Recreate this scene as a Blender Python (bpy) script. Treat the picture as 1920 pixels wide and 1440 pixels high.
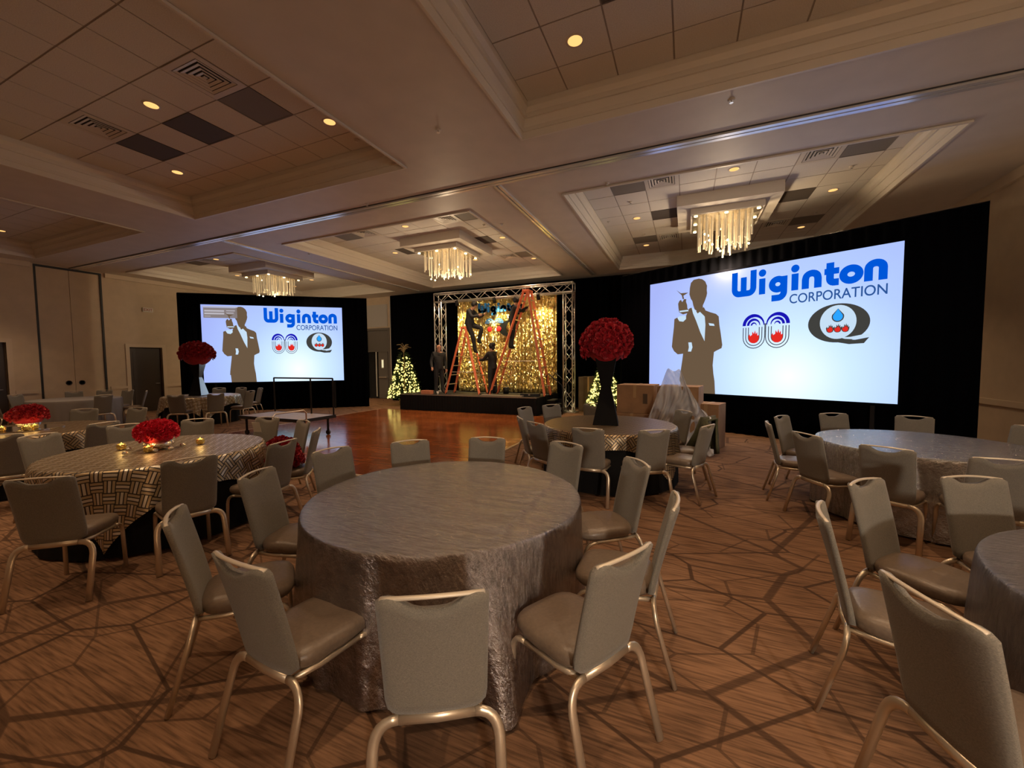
import bpy, bmesh, math, random
from mathutils import Vector, Matrix
from mathutils.geometry import tessellate_polygon
random.seed(7)
R = math.radians
SC = bpy.context.scene
COL = SC.collection
for o in list(bpy.data.objects): bpy.data.objects.remove(o)

# ------------------------------------------------------------------ camera
cam_data = bpy.data.cameras.new('camera'); cam = bpy.data.objects.new('camera', cam_data); COL.objects.link(cam)
cam_data.sensor_width = 36; cam_data.lens = 755 / 1920 * 36; cam_data.clip_start = .02; cam_data.clip_end = 100
_r = Vector((0.91774198, 0.39709121, -0.00825999)); _u = Vector((-0.01406002, 0.05326464, 0.99848144)); _f = Vector((-0.39692817, 0.9162322, -0.0544663))
cam.matrix_world = Matrix(((_r.x, _u.x, -_f.x, 0), (_r.y, _u.y, -_f.y, 0), (_r.z, _u.z, -_f.z, 1.67), (0, 0, 0, 1)))
SC.camera = cam
# ------------------------------------------------------------------ world and exposure
W = bpy.data.worlds.new('world'); SC.world = W; W.use_nodes = True
W.node_tree.nodes['Background'].inputs[0].default_value = (.05, .04, .03, 1); W.node_tree.nodes['Background'].inputs[1].default_value = .3
SC.view_settings.view_transform = 'Standard'; SC.view_settings.look = 'None'; SC.view_settings.gamma = 1
SC.view_settings.use_curve_mapping = False; SC.view_settings.exposure = 0.32
WARM = (1.0, .67, .40)
DOWN_W = 150          # watts of one ceiling downlight
ADDED_FOYER_W = 600         # lamp of the added, unseen foyer behind the added rear doorway
SCREEN_E = 1.0        # luminance of the projection screens

# ------------------------------------------------------------------ mesh helpers
class MB:
    def __init__(s): s.v = []; s.f = []; s.uv = None
    def add(s, vs, fs):
        b = len(s.v); s.v += [tuple(p) for p in vs]; s.f += [tuple(i + b for i in f) for f in fs]; return s
    def box(s, x0, x1, y0, y1, z0, z1):
        return s.add([(x0,y0,z0),(x1,y0,z0),(x1,y1,z0),(x0,y1,z0),(x0,y0,z1),(x1,y0,z1),(x1,y1,z1),(x0,y1,z1)],
                     [(3,2,1,0),(4,5,6,7),(0,1,5,4),(1,2,6,5),(2,3,7,6),(3,0,4,7)])
    def cbox(s, c, d): return s.box(c[0]-d[0]/2, c[0]+d[0]/2, c[1]-d[1]/2, c[1]+d[1]/2, c[2]-d[2]/2, c[2]+d[2]/2)
    def tube(s, pts, ra, n=8, rb=None, up=(0,0,1), cap=True, taper=None):
        pts = [Vector(p) for p in pts]; rb = rb or ra; vs = []; m = len(pts)
        for i, p in enumerate(pts):
            t = (pts[min(i+1, m-1)] - pts[max(i-1, 0)]).normalized()
            a = Vector(up).cross(t)
            if a.length < .05: a = Vector((1,0,0)).cross(t)
            if a.length < .05: a = Vector((0,1,0)).cross(t)
            a.normalize(); b = t.cross(a); k = taper[i] if taper else 1
            for j in range(n):
                w = 2*math.pi*j/n; vs.append(p + a*math.cos(w)*ra*k + b*math.sin(w)*rb*k)
        fs = [(i*n+j, i*n+(j+1)%n, (i+1)*n+(j+1)%n, (i+1)*n+j) for i in range(m-1) for j in range(n)]
        if cap: fs += [tuple(range(n))[::-1], tuple((m-1)*n+j for j in range(n))]
        return s.add(vs, fs)
    def lathe(s, prof, n=24, c=(0,0,0), cap=True):
        vs = [(c[0]+r*math.cos(2*math.pi*j/n), c[1]+r*math.sin(2*math.pi*j/n), c[2]+z) for r, z in prof for j in range(n)]
        fs = [(i*n+j, i*n+(j+1)%n, (i+1)*n+(j+1)%n, (i+1)*n+j) for i in range(len(prof)-1) for j in range(n)]
        if cap: fs += [tuple(range(n))[::-1], tuple((len(prof)-1)*n+j for j in range(n))]
        return s.add(vs, fs)
    def grid(s, nx, ny, fn, wrap=False):
        vs = [fn(i, j) for j in range(ny) for i in range(nx)]
        fs = [(j*nx+i, j*nx+(i+1)%nx, (j+1)*nx+(i+1)%nx, (j+1)*nx+i) for j in range(ny-1) for i in range(nx if wrap else nx-1)]
        return s.add(vs, fs)
    def poly(s, pts, fn):            # flat polygon pts (2D) mapped by fn to 3D
        tri = tessellate_polygon([[Vector((p[0], p[1], 0)) for p in pts]])
        return s.add([fn(*p) for p in pts], [tuple(t) for t in tri])
    def ball(s, c, r, n=8, m=6, sq=(1,1,1)):
        vs = [(c[0]+r*sq[0]*math.sin(math.pi*i/m)*math.cos(2*math.pi*j/n), c[1]+r*sq[1]*math.sin(math.pi*i/m)*math.sin(2*math.pi*j/n), c[2]+r*sq[2]*math.cos(math.pi*i/m)) for i in range(m+1) for j in range(n)]
        return s.add(vs, [(i*n+j, (i+1)*n+j, (i+1)*n+(j+1)%n, i*n+(j+1)%n) for i in range(m) for j in range(n)])
    def mesh(s, name, mat, smooth=False):
        me = bpy.data.meshes.new(name); me.from_pydata(s.v, [], s.f); me.update()
        if mat: me.materials.append(mat)
        if s.uv:
            ul = me.uv_layers.new(name='flat')
            for l in me.loops: ul.data[l.index].uv = s.uv[l.vertex_index]
        if smooth: me.polygons.foreach_set('use_smooth', [True]*len(me.polygons))
        return me

def link(name, me, parent=None, loc=(0,0,0), rz=0, rot=None):
    o = bpy.data.objects.new(name, me); COL.objects.link(o); o.location = loc
    o.rotation_euler = rot if rot else (0, 0, rz)
    if parent: o.parent = parent
    return o
def obj(name, mb, mat, parent=None, smooth=False, loc=(0,0,0), rz=0, rot=None, auto=None):
    o = link(name, mb.mesh(name, mat, smooth), parent, loc, rz, rot)
    return o
def tag(o, label=None, cat=None, group=None, kind=None):
    if label: o['label'] = label
    if cat: o['category'] = cat
    if group: o['group'] = group
    if kind: o['kind'] = kind
    return o
def thing(name, label, cat, loc=(0,0,0), rz=0, group=None):
    return tag(link(name, None, None, loc, rz), label, cat, group)
def struct(name, mb, mat, smooth=False, label=None):
    return tag(obj(name, mb, mat, None, smooth), label, None, None, 'structure')
def copy_tree(o, parent=None):
    c = o.copy(); COL.objects.link(c); c.parent = parent
    for ch in o.children: copy_tree(ch, c)
    return c
def text_mesh(body, size, mt, ext, align='LEFT', offset=0):
    fc = bpy.data.curves.new('tmp_text', 'FONT'); fc.body = body; fc.size = size; fc.align_x = align; fc.align_y = 'CENTER' if align == 'CENTER' else 'TOP_BASELINE'; fc.extrude = ext; fc.offset = offset
    o = bpy.data.objects.new('tmp_text', fc); COL.objects.link(o); bpy.context.view_layer.update()
    me = bpy.data.meshes.new_from_object(o.evaluated_get(bpy.context.evaluated_depsgraph_get())); bpy.data.objects.remove(o)
    me.materials.clear(); me.materials.append(mt); return me
def bevel(o, w, seg=2):
    m = o.modifiers.new('bevel', 'BEVEL'); m.width = w; m.segments = seg; m.limit_method = 'ANGLE'; return o

# ------------------------------------------------------------------ materials
def newmat(name):
    m = bpy.data.materials.new(name); m.use_nodes = True; nt = m.node_tree; return m, nt, nt.nodes['Principled BSDF']
def nd(nt, typ, **kw):
    n = nt.nodes.new(typ)
    for k, v in kw.items():
        if hasattr(n, k): setattr(n, k, v)
        else: n.inputs[k].default_value = v
    return n
def ramp(nt, stops, interp='LINEAR'):
    n = nt.nodes.new('ShaderNodeValToRGB'); n.color_ramp.interpolation = interp; e = n.color_ramp.elements
    while len(e) < len(stops): e.new(.5)
    for el, (p, c) in zip(e, stops): el.position = p; el.color = (*c, 1)
    return n
def mat(name, col, rough=.6, metal=0, noise=0, nscale=20, bump=0, bscale=60, stretch=None, spec=None, sheen=0, trans=0, alpha=1, coat=0):
    m, nt, b = newmat(name); L = nt.links.new
    b.inputs['Base Color'].default_value = (*col, 1); b.inputs['Roughness'].default_value = rough; b.inputs['Metallic'].default_value = metal
    if spec is not None: b.inputs['Specular IOR Level'].default_value = spec
    if sheen: b.inputs['Sheen Weight'].default_value = sheen
    if coat: b.inputs['Coat Weight'].default_value = coat; b.inputs['Coat Roughness'].default_value = .15
    if trans: b.inputs['Transmission Weight'].default_value = trans
    if alpha < 1: b.inputs['Alpha'].default_value = alpha
    if noise or bump:
        tc = nd(nt, 'ShaderNodeTexCoord'); mp = nd(nt, 'ShaderNodeMapping'); L(tc.outputs['Object'], mp.inputs[0])
        if stretch: mp.inputs['Scale'].default_value = stretch
    if noise:
        n = nd(nt, 'ShaderNodeTexNoise', Scale=nscale, Detail=4.0); L(mp.outputs[0], n.inputs['Vector'])
        rp = ramp(nt, [(.3, tuple(c*(1-noise) for c in col)), (.7, tuple(min(1, c*(1+noise)) for c in col))]); L(n.outputs['Fac'], rp.inputs[0]); L(rp.outputs[0], b.inputs['Base Color'])
    if bump:
        n = nd(nt, 'ShaderNodeTexNoise', Scale=bscale, Detail=3.0); L(mp.outputs[0], n.inputs['Vector'])
        bp = nd(nt, 'ShaderNodeBump', Strength=bump, Distance=.01); L(n.outputs['Fac'], bp.inputs['Height']); L(bp.outputs[0], b.inputs['Normal'])
    return m
def emit(name, col, s):
    m, nt, b = newmat(name); b.inputs['Base Color'].default_value = (0, 0, 0, 1); b.inputs['Specular IOR Level'].default_value = 0
    b.inputs['Emission Color'].default_value = (*col, 1); b.inputs['Emission Strength'].default_value = s; return m

M = {}
M['paint'] = mat('ceiling_paint', (.62, .57, .51), .55, noise=.04, nscale=3)
M['cornice'] = mat('cornice_paint', (.68, .63, .55), .4)
M['tile'] = mat('ceiling_tile', (.66, .63, .585), .8, noise=.10, nscale=90, bump=.25, bscale=220)
M['tgrid'] = mat('ceiling_grid', (.30, .26, .22), .6)
M['grille'] = mat('grille_panel', (.20, .18, .16), .7, noise=.15, nscale=150)
M['grille_dark'] = mat('grille_panel_dark', (.09, .075, .065), .7, noise=.2, nscale=150)
M['vent'] = mat('vent_metal', (.60, .55, .48), .45)
M['ventdark'] = mat('vent_cavity', (.01, .01, .01), .9)
M['track'] = mat('track_metal', (.86, .85, .83), .20, .45, spec=.9)
M['trackgap'] = mat('track_gap', (.02, .02, .025), .6)
M['wall'] = mat('wall_paint', (.62, .50, .36), .6, noise=.05, nscale=4, bump=.08, bscale=300)
M['walltrim'] = mat('wall_trim', (.66, .54, .40), .4)
M['doordark'] = mat('dark_door', (.05, .035, .028), .4)
M['doorgrey'] = mat('grey_door', (.16, .145, .13), .45)
M['black'] = mat('black_plastic', (.012, .012, .013), .5)
M['blackmetal'] = mat('black_metal', (.02, .02, .022), .35, .5)
M['velvet'] = mat('black_drape', (.0022, .0023, .0035), .98, spec=.02)
M['skirt'] = mat('black_skirt', (.008, .0075, .0075), .85, spec=.15)
M['deck'] = mat('stage_deck', (.03, .027, .025), .6, noise=.3, nscale=30)
M['alu'] = mat('aluminium', (.75, .73, .70), .3, .9)
M['leg'] = mat('champagne_metal', (.70, .60, .46), .36, .75)
M['barwood'] = mat('pale_hand_bar', (.68, .60, .48), .45, .3)
M['chairback'] = mat('chair_tweed', (.190, .172, .140), .8, noise=.38, nscale=190, bump=.35, bscale=160, stretch=(1, 1, 4), sheen=.2)
M['seat'] = mat('chair_vinyl', (.165, .122, .088), .38, noise=.10, nscale=60, bump=.12, bscale=90)
M['orange'] = mat('ladder_fibreglass', (.88, .22, .10), .5)
M['step'] = mat('ladder_step', (.55, .50, .44), .4, .7)
M['rose'] = mat('rose_petal', (.66, .010, .045), .6, noise=.35, nscale=25)
M['rosedark'] = mat('dark_rose_petal', (.33, .005, .014), .65, noise=.35, nscale=25)
M['vase'] = mat('black_vase', (.006, .005, .005), .8, spec=.15)
M['vase_lit_side'] = mat('screen_lit_vase', (.55, .56, .55), .25, .85)  # pale tone standing in for screen light on one vase side
M['silver'] = mat('mercury_glass', (.75, .72, .66), .2, .95, bump=.6, bscale=60)
M['gold'] = mat('gold_votive', (.95, .72, .22), .25, .9)
M['cardboard'] = mat('cardboard', (.36, .20, .095), .8, noise=.12, nscale=6)
M['cardboard_shaded'] = mat('shade_toned_cardboard', (.12, .075, .04), .8, noise=.15, nscale=6)  # cardboard darkened: the shade on the far box is in its colour
M['tape'] = mat('packing_tape', (.45, .28, .13), .3)
M['print'] = mat('box_print', (.10, .06, .03), .7)
M['white'] = mat('white_paper', (.75, .73, .68), .6)
M['needle'] = mat('pine_needle', (.035, .075, .02), .7, noise=.4, nscale=9)
M['burlap'] = mat('burlap', (.42, .28, .12), .9, noise=.2, nscale=60)
M['twig'] = mat('glitter_twig', (.60, .48, .25), .5, .3)
M['suit'] = mat('black_suit', (.012, .012, .014), .75)
M['skin'] = mat('skin', (.50, .26, .17), .55)
M['hair'] = mat('black_hair', (.008, .006, .005), .6)
M['shoe'] = mat('black_shoe', (.010, .010, .010), .35)
M['cartdeck'] = mat('cart_deck', (.42, .31, .20), .5, noise=.1, nscale=12)
M['threshold'] = mat('floor_edge', (.55, .42, .24), .4, .4)
M['jacket'] = mat('olive_jacket', (.075, .075, .035), .8, noise=.2, nscale=30)
M['rod'] = None
M['bulb'] = emit('bulb_glow', (1.0, .78, .35), 9.0)
M['treebulb'] = emit('tree_bulb', (1.0, .82, .22), 2.0)
M['downlens'] = emit('downlight_lens', (1.0, .50, .16), 1.15)
M['flame'] = emit('candle_glow', (1.0, .72, .12), 1.8)
M['doorpane'] = emit('lit_pane', (1.0, .85, .5), .7)
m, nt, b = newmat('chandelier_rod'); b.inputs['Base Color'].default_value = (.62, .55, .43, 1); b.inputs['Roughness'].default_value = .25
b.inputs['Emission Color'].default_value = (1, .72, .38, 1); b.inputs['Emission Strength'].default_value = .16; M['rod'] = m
m, nt, b = newmat('plastic_film'); b.inputs['Base Color'].default_value = (.85, .86, .88, 1); b.inputs['Roughness'].default_value = .12; b.inputs['Alpha'].default_value = .42
n = nd(nt, 'ShaderNodeTexNoise', Scale=9.0, Detail=5.0); bp = nd(nt, 'ShaderNodeBump', Strength=.8, Distance=.05); nt.links.new(n.outputs[0], bp.inputs['Height']); nt.links.new(bp.outputs[0], b.inputs['Normal']); M['film'] = m

def carpet():
    m, nt, b = newmat('carpet'); L = nt.links.new
    tc = nd(nt, 'ShaderNodeTexCoord')
    base = (.225, .125, .071); dark = (.060, .033, .020)
    mp = nd(nt, 'ShaderNodeMapping'); mp.inputs['Rotation'].default_value = (0, 0, R(12)); mp.inputs['Scale'].default_value = (4, 70, 1); L(tc.outputs['Object'], mp.inputs[0])
    st = nd(nt, 'ShaderNodeTexNoise', Scale=1.0, Detail=5.0); L(mp.outputs[0], st.inputs['Vector'])
    c0 = ramp(nt, [(.32, tuple(c*.50 for c in base)), (.50, base), (.70, tuple(c*1.35 for c in base))]); L(st.outputs['Fac'], c0.inputs[0])
    pt = nd(nt, 'ShaderNodeTexNoise', Scale=.55, Detail=2.0); L(tc.outputs['Object'], pt.inputs['Vector'])
    pr = ramp(nt, [(.35, (.82, .80, .78)), (.65, (1.1, 1.1, 1.1))]); L(pt.outputs['Fac'], pr.inputs[0])
    mx = nd(nt, 'ShaderNodeMix', data_type='RGBA', blend_type='MULTIPLY'); mx.inputs['Factor'].default_value = 1; L(c0.outputs[0], mx.inputs['A']); L(pr.outputs[0], mx.inputs['B'])
    cur = mx.outputs['Result']
    for sc, rot, wid, amt, off in ((1.05, 20, .013, .85, (0, 0, 0)), (.62, -35, .014, .75, (3.3, 1.7, 0)), (1.45, 50, .012, .6, (8.1, 4.2, 0))):
        q = nd(nt, 'ShaderNodeMapping'); q.inputs['Rotation'].default_value = (0, 0, R(rot)); q.inputs['Location'].default_value = off; q.inputs['Scale'].default_value = (1, 1.7, 1); L(tc.outputs['Object'], q.inputs[0])
        v = nd(nt, 'ShaderNodeTexVoronoi', feature='DISTANCE_TO_EDGE', voronoi_dimensions='2D', Scale=sc); L(q.outputs[0], v.inputs['Vector'])
        rp = ramp(nt, [(wid, (1, 1, 1)), (wid*1.35, (0, 0, 0))]); L(v.outputs['Distance'], rp.inputs[0])
        mm = nd(nt, 'ShaderNodeMath', operation='MULTIPLY'); mm.inputs[1].default_value = amt; L(rp.outputs[0], mm.inputs[0])
        x = nd(nt, 'ShaderNodeMix', data_type='RGBA'); L(mm.outputs[0], x.inputs['Factor']); L(cur, x.inputs['A']); x.inputs['B'].default_value = (*dark, 1); cur = x.outputs['Result']
    L(cur, b.inputs['Base Color']); b.inputs['Roughness'].default_value = .95; b.inputs['Specular IOR Level'].default_value = .15
    fn = nd(nt, 'ShaderNodeTexNoise', Scale=240.0, Detail=2.0); L(tc.outputs['Object'], fn.inputs['Vector'])
    bp = nd(nt, 'ShaderNodeBump', Strength=.35, Distance=.006); L(fn.outputs['Fac'], bp.inputs['Height']); L(bp.outputs[0], b.inputs['Normal'])
    return m
M['carpet'] = carpet()

def parquet():
    m, nt, b = newmat('dance_floor_wood'); L = nt.links.new
    tc = nd(nt, 'ShaderNodeTexCoord'); oi = nd(nt, 'ShaderNodeObjectInfo')
    br = nd(nt, 'ShaderNodeTexBrick', Scale=1.0); br.offset = .5
    br.inputs['Brick Width'].default_value = .435; br.inputs['Row Height'].default_value = .0725; br.inputs['Mortar Size'].default_value = .0016; br.inputs['Bias'].default_value = 0
    br.inputs['Color1'].default_value = (.34, .105, .030, 1); br.inputs['Color2'].default_value = (.22, .062, .018, 1); br.inputs['Mortar'].default_value = (.05, .02, .01, 1)
    L(tc.outputs['Object'], br.inputs['Vector'])
    mp = nd(nt, 'ShaderNodeMapping'); mp.inputs['Scale'].default_value = (3, 60, 1); L(tc.outputs['Object'], mp.inputs[0])
    n = nd(nt, 'ShaderNodeTexNoise', Scale=1.0, Detail=4.0); L(mp.outputs[0], n.inputs['Vector'])
    r1 = ramp(nt, [(.3, (.75, .72, .7)), (.7, (1.2, 1.2, 1.2))]); L(n.outputs['Fac'], r1.inputs[0])
    x = nd(nt, 'ShaderNodeMix', data_type='RGBA', blend_type='MULTIPLY'); x.inputs['Factor'].default_value = 1; L(br.outputs['Color'], x.inputs['A']); L(r1.outputs[0], x.inputs['B'])
    r2 = ramp(nt, [(0, (.82, .8, .78)), (1, (1.15, 1.12, 1.1))]); L(oi.outputs['Random'], r2.inputs[0])
    y = nd(nt, 'ShaderNodeMix', data_type='RGBA', blend_type='MULTIPLY'); y.inputs['Factor'].default_value = 1; L(x.outputs['Result'], y.inputs['A']); L(r2.outputs[0], y.inputs['B'])
    L(y.outputs['Result'], b.inputs['Base Color']); b.inputs['Roughness'].default_value = .16
    bn = nd(nt, 'ShaderNodeTexNoise', Scale=14.0, Detail=2.0); L(tc.outputs['Object'], bn.inputs['Vector'])
    bp = nd(nt, 'ShaderNodeBump', Strength=.10, Distance=.02); L(bn.outputs['Fac'], bp.inputs['Height']); L(bp.outputs[0], b.inputs['Normal'])
    return m
M['parquet'] = parquet()

def weave(name, gold, silver, dark):           # basket-weave cloth, from the cloth's own flat coordinates
    m, nt, b = newmat(name); L = nt.links.new
    uv = nd(nt, 'ShaderNodeUVMap', uv_map='flat'); mp = nd(nt, 'ShaderNodeMapping'); mp.inputs['Rotation'].default_value = (0, 0, R(45)); mp.inputs['Scale'].default_value = (10, 10, 1); L(uv.outputs[0], mp.inputs[0])
    sp = nd(nt, 'ShaderNodeSeparateXYZ'); L(mp.outputs[0], sp.inputs[0])
    def mt(op, a, bb=None):
        q = nd(nt, 'ShaderNodeMath', operation=op)
        for i, s in enumerate((a, bb)):
            if s is None: continue
            if isinstance(s, (int, float)): q.inputs[i].default_value = s
            else: L(s, q.inputs[i])
        return q.outputs[0]
    X, Y = sp.outputs[0], sp.outputs[1]
    par = mt('PINGPONG', mt('ADD', mt('FLOOR', X), mt('FLOOR', Y)), 1)
    fx = mt('FRACT', X); fy = mt('FRACT', Y)
    c = mt('ADD', mt('MULTIPLY', fx, par), mt('MULTIPLY', fy, mt('SUBTRACT', 1, par)))
    k1 = ramp(nt, [(0, dark), (.10, gold), (.30, dark), (.40, silver), (.62, dark), (.72, gold), (.92, dark)], 'CONSTANT'); L(c, k1.inputs[0])
    nz = nd(nt, 'ShaderNodeTexNoise', Scale=3.0, Detail=2.0); L(uv.outputs[0], nz.inputs['Vector'])
    L(k1.outputs[0], b.inputs['Base Color'])
    k2 = ramp(nt, [(0, (.0,)*3), (.10, (.75,)*3), (.30, (.0,)*3), (.40, (.85,)*3), (.62, (.0,)*3), (.72, (.75,)*3), (.92, (.0,)*3)], 'CONSTANT'); L(c, k2.inputs[0]); L(k2.outputs[0], b.inputs['Metallic'])
    b.inputs['Roughness'].default_value = .42
    bp = nd(nt, 'ShaderNodeBump', Strength=.5, Distance=.004); L(k2.outputs[0], bp.inputs['Height']); L(bp.outputs[0], b.inputs['Normal'])
    return m
M['weave'] = weave('woven_sequin_cloth', (.52, .40, .24), (.72, .66, .56), (.030, .020, .014))
M['weave_b'] = weave('woven_brown_cloth', (.38, .27, .15), (.46, .36, .24), (.030, .018, .012))

def crushed(name, col, metal=.55, rough=.36):
    m, nt, b = newmat(name); L = nt.links.new
    tc = nd(nt, 'ShaderNodeTexCoord'); mp = nd(nt, 'ShaderNodeMapping'); mp.inputs['Rotation'].default_value = (0, 0, R(-20)); mp.inputs['Scale'].default_value = (14, 55, 14); L(tc.outputs['Object'], mp.inputs[0])
    n = nd(nt, 'ShaderNodeTexNoise', Scale=1.0, Detail=6.0, Roughness=.65); L(mp.outputs[0], n.inputs['Vector'])
    m2 = nd(nt, 'ShaderNodeMapping'); m2.inputs['Rotation'].default_value = (0, 0, R(-20)); m2.inputs['Scale'].default_value = (2.2, 12, 3); L(tc.outputs['Object'], m2.inputs[0])
    n2 = nd(nt, 'ShaderNodeTexNoise', Scale=1.0, Detail=3.0); L(m2.outputs[0], n2.inputs['Vector'])
    a = nd(nt, 'ShaderNodeMath', operation='ADD'); L(n.outputs['Fac'], a.inputs[0]); L(n2.outputs['Fac'], a.inputs[1])
    bp = nd(nt, 'ShaderNodeBump', Strength=.9, Distance=.022); L(a.outputs[0], bp.inputs['Height']); L(bp.outputs[0], b.inputs['Normal'])
    rp = ramp(nt, [(.3, tuple(c*.75 for c in col)), (.7, tuple(c*1.25 for c in col))]); L(n.outputs['Fac'], rp.inputs[0]); L(rp.outputs[0], b.inputs['Base Color'])
    b.inputs['Metallic'].default_value = metal; b.inputs['Roughness'].default_value = rough
    return m
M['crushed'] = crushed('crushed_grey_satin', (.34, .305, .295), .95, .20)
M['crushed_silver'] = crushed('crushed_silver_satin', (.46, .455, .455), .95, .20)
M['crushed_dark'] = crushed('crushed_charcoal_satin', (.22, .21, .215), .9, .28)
M['greycloth'] = mat('plain_grey_cloth', (.22, .20, .19), .7)

def sequins():
    m, nt, b = newmat('gold_sequins'); L = nt.links.new
    tc = nd(nt, 'ShaderNodeTexCoord'); v = nd(nt, 'ShaderNodeTexVoronoi', feature='F1', Scale=22.0); L(tc.outputs['Object'], v.inputs['Vector'])
    geo = nd(nt, 'ShaderNodeNewGeometry')
    s1 = nd(nt, 'ShaderNodeVectorMath', operation='SUBTRACT'); L(v.outputs['Color'], s1.inputs[0]); s1.inputs[1].default_value = (.5, .5, .5)
    s2 = nd(nt, 'ShaderNodeVectorMath', operation='SCALE'); L(s1.outputs[0], s2.inputs[0]); s2.inputs['Scale'].default_value = 1.3
    s3 = nd(nt, 'ShaderNodeVectorMath', operation='ADD'); L(geo.outputs['Normal'], s3.inputs[0]); L(s2.outputs[0], s3.inputs[1])
    s4 = nd(nt, 'ShaderNodeVectorMath', operation='NORMALIZE'); L(s3.outputs[0], s4.inputs[0]); L(s4.outputs[0], b.inputs['Normal'])
    b.inputs['Base Color'].default_value = (.88, .74, .34, 1); b.inputs['Metallic'].default_value = .92; b.inputs['Roughness'].default_value = .28
    return m
M['sequin'] = sequins()

# ------------------------------------------------------------------ room shell
XL, XR, YN, YB = -17.8, 4.9, -2.5, 14.9
ZS, ZT = 4.72, 5.09
struct('floor', MB().add([(XL-.3,YN-.3,0),(XR+.3,YN-.3,0),(XR+.3,YB+.3,0),(XL-.3,YB+.3,0)], [(0,1,2,3)]), M['carpet'], label='brown patterned carpet with dark angular lines')
cols = {'left': (-16.85, -11.41), 'middle': (-9.46, -4.07), 'right': (-2.09, 3.30)}
rows = {'near': (-1.3, 5.25), 'far': (7.27, 13.85)}
mb = MB(); xs = [XL-.2] + [x for c in cols.values() for x in c] + [XR+.2]; ys = [YN-.2] + [y for c in rows.values() for y in c] + [YB+.2]
for i in range(len(xs)-1):
    for j in range(len(ys)-1):
        if i % 2 == 1 and j % 2 == 1: continue
        mb.add([(xs[i],ys[j],ZS),(xs[i],ys[j+1],ZS),(xs[i+1],ys[j+1],ZS),(xs[i+1],ys[j],ZS)], [(0,1,2,3)])
mb.add([(XL-.2,YN-.2,5.5),(XR+.2,YN-.2,5.5),(XR+.2,YB+.2,5.5),(XL-.2,YB+.2,5.5)], [(0,1,2,3)])
struct('ceiling', mb, M['paint'], label='painted soffit ceiling around six recessed coffers')
# movable-wall tracks let into the soffit
k = 0
def track(p0, p1, wid):
    global k; k += 1
    d = (Vector(p1)-Vector(p0)).normalized(); nrm = Vector((-d.y, d.x, 0)); L_ = (Vector(p1)-Vector(p0)).length; ang = math.atan2(d.y, d.x)
    g = tag(obj('trim_%d' % k, MB().box(0, L_, -.012, .012, -.006, .004), M['trackgap'], None, False, (*p0[:2], ZS), ang), None, None, None, 'structure')
    for s in (-1, 1): obj('track_rail', MB().box(0, L_, s*.012 if s > 0 else -.012-wid, .012+wid if s > 0 else -.012, -.030, .004), M['track'], g)
    obj('track_groove', MB().box(0, L_, .012+wid, .012+wid+.03, -.004, .002), M['trackgap'], g)
track((XR, 6.32), (XL, 6.32), .065)
track((-3.04, 6.42), (-3.04, 14.3), .05)
track((-10.48, 6.42), (-10.48, 14.3), .05)

PITCH = .625
gx = {'left': -11.75, 'middle': -4.38, 'right': -2.05}; gy = {'near': 4.08, 'far': 8.69}
tile_me = MB().box(-PITCH/2+.006, PITCH/2-.006, -PITCH/2+.006, PITCH/2-.006, 0, .018).mesh('ceiling_tile', M['tile'])
def cell(x0, y0): return (math.floor((x0)/PITCH+1e-6), math.floor((y0)/PITCH+1e-6))
SPECIAL = {}   # (col,row,i,j) cells taken by vents or grille panels
PANELS = [  # x,y centre of grille / vent on the tile plane
 ('grille','near','middle',-5.30,3.77,'pale grey square grille in the near middle coffer beside the big vent'),
 ('grille_dark','near','middle',-6.52,3.77,'dark square grille in the centre of the near middle coffer'),
 ('grille_dark','near','middle',-7.69,3.77,'dark square grille nearest the left rim of the near middle coffer'),
 ('vent','near','middle',-5.28,3.15,'square louvred vent in the near middle coffer close to its right rim'),
 ('vent','near','middle',-7.70,3.15,'square louvred vent in the near middle coffer close to its left rim'),
 ('grille_dark','near','right',-.72,3.77,'dark square grille at the top edge in the near right coffer'),
 ('vent','far','middle',-5.28,8.38,'white framed square vent in front of the middle chandelier'),
 ('grille','far','middle',-4.70,8.38,'grey grille right of the white framed vent in the middle coffer'),
 ('vent','far','middle',-7.75,8.38,'square vent front left of the middle chandelier'),
 ('grille','far','middle',-8.38,8.38,'grey grille in the front left corner of the middle coffer'),
 ('grille_dark','far','middle',-5.25,10.2,'dark grille right of the middle chandelier'),
 ('grille_dark','far','middle',-8.1,10.2,'dark grille left of the middle chandelier'),
 ('grille','far','middle',-4.75,12.05,'olive grey grille at the back right of the middle coffer'),
 ('vent','far','middle',-5.25,12.05,'small looking square vent at the back right of the middle coffer'),
 ('grille','far','right',-1.13,8.38,'grey grille in the front left corner of the right coffer'),
 ('vent','far','right',-.48,8.38,'square vent next to the front left grille of the right coffer'),
 ('vent','far','right',2.03,8.38,'square vent at the front right of the right coffer'),
 ('grille','far','right',2.66,8.38,'large grey grille in the front right corner of the right coffer'),
 ('grille_dark','far','right',-.50,10.24,'dark grille left of the right chandelier'),
 ('grille_dark','far','right',2.05,10.24,'dark grille right of the right chandelier'),
 ('grille','far','right',-1.10,12.1,'olive grille at the back left of the right coffer'),
 ('vent','far','right',-.48,12.1,'square vent at the back left of the right coffer'),
 ('vent','far','right',2.03,12.1,'square vent at the back right of the right coffer'),
 ('grille','far','right',2.70,12.1,'grey grille at the back right of the right coffer'),
 ('grille','far','left',-15.2,8.38,'grey grille at the front of the far left coffer'),
 ('vent','far','left',-14.6,8.38,'square vent at the front of the far left coffer'),
]
def grid_lines(lo, hi, ph):
    a = [lo]; x = ph + math.ceil((lo - ph)/PITCH + .02)*PITCH
    while x < hi - .02: a.append(x); x += PITCH
    return a + [hi]
vent_proto = grille_me = None
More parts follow.
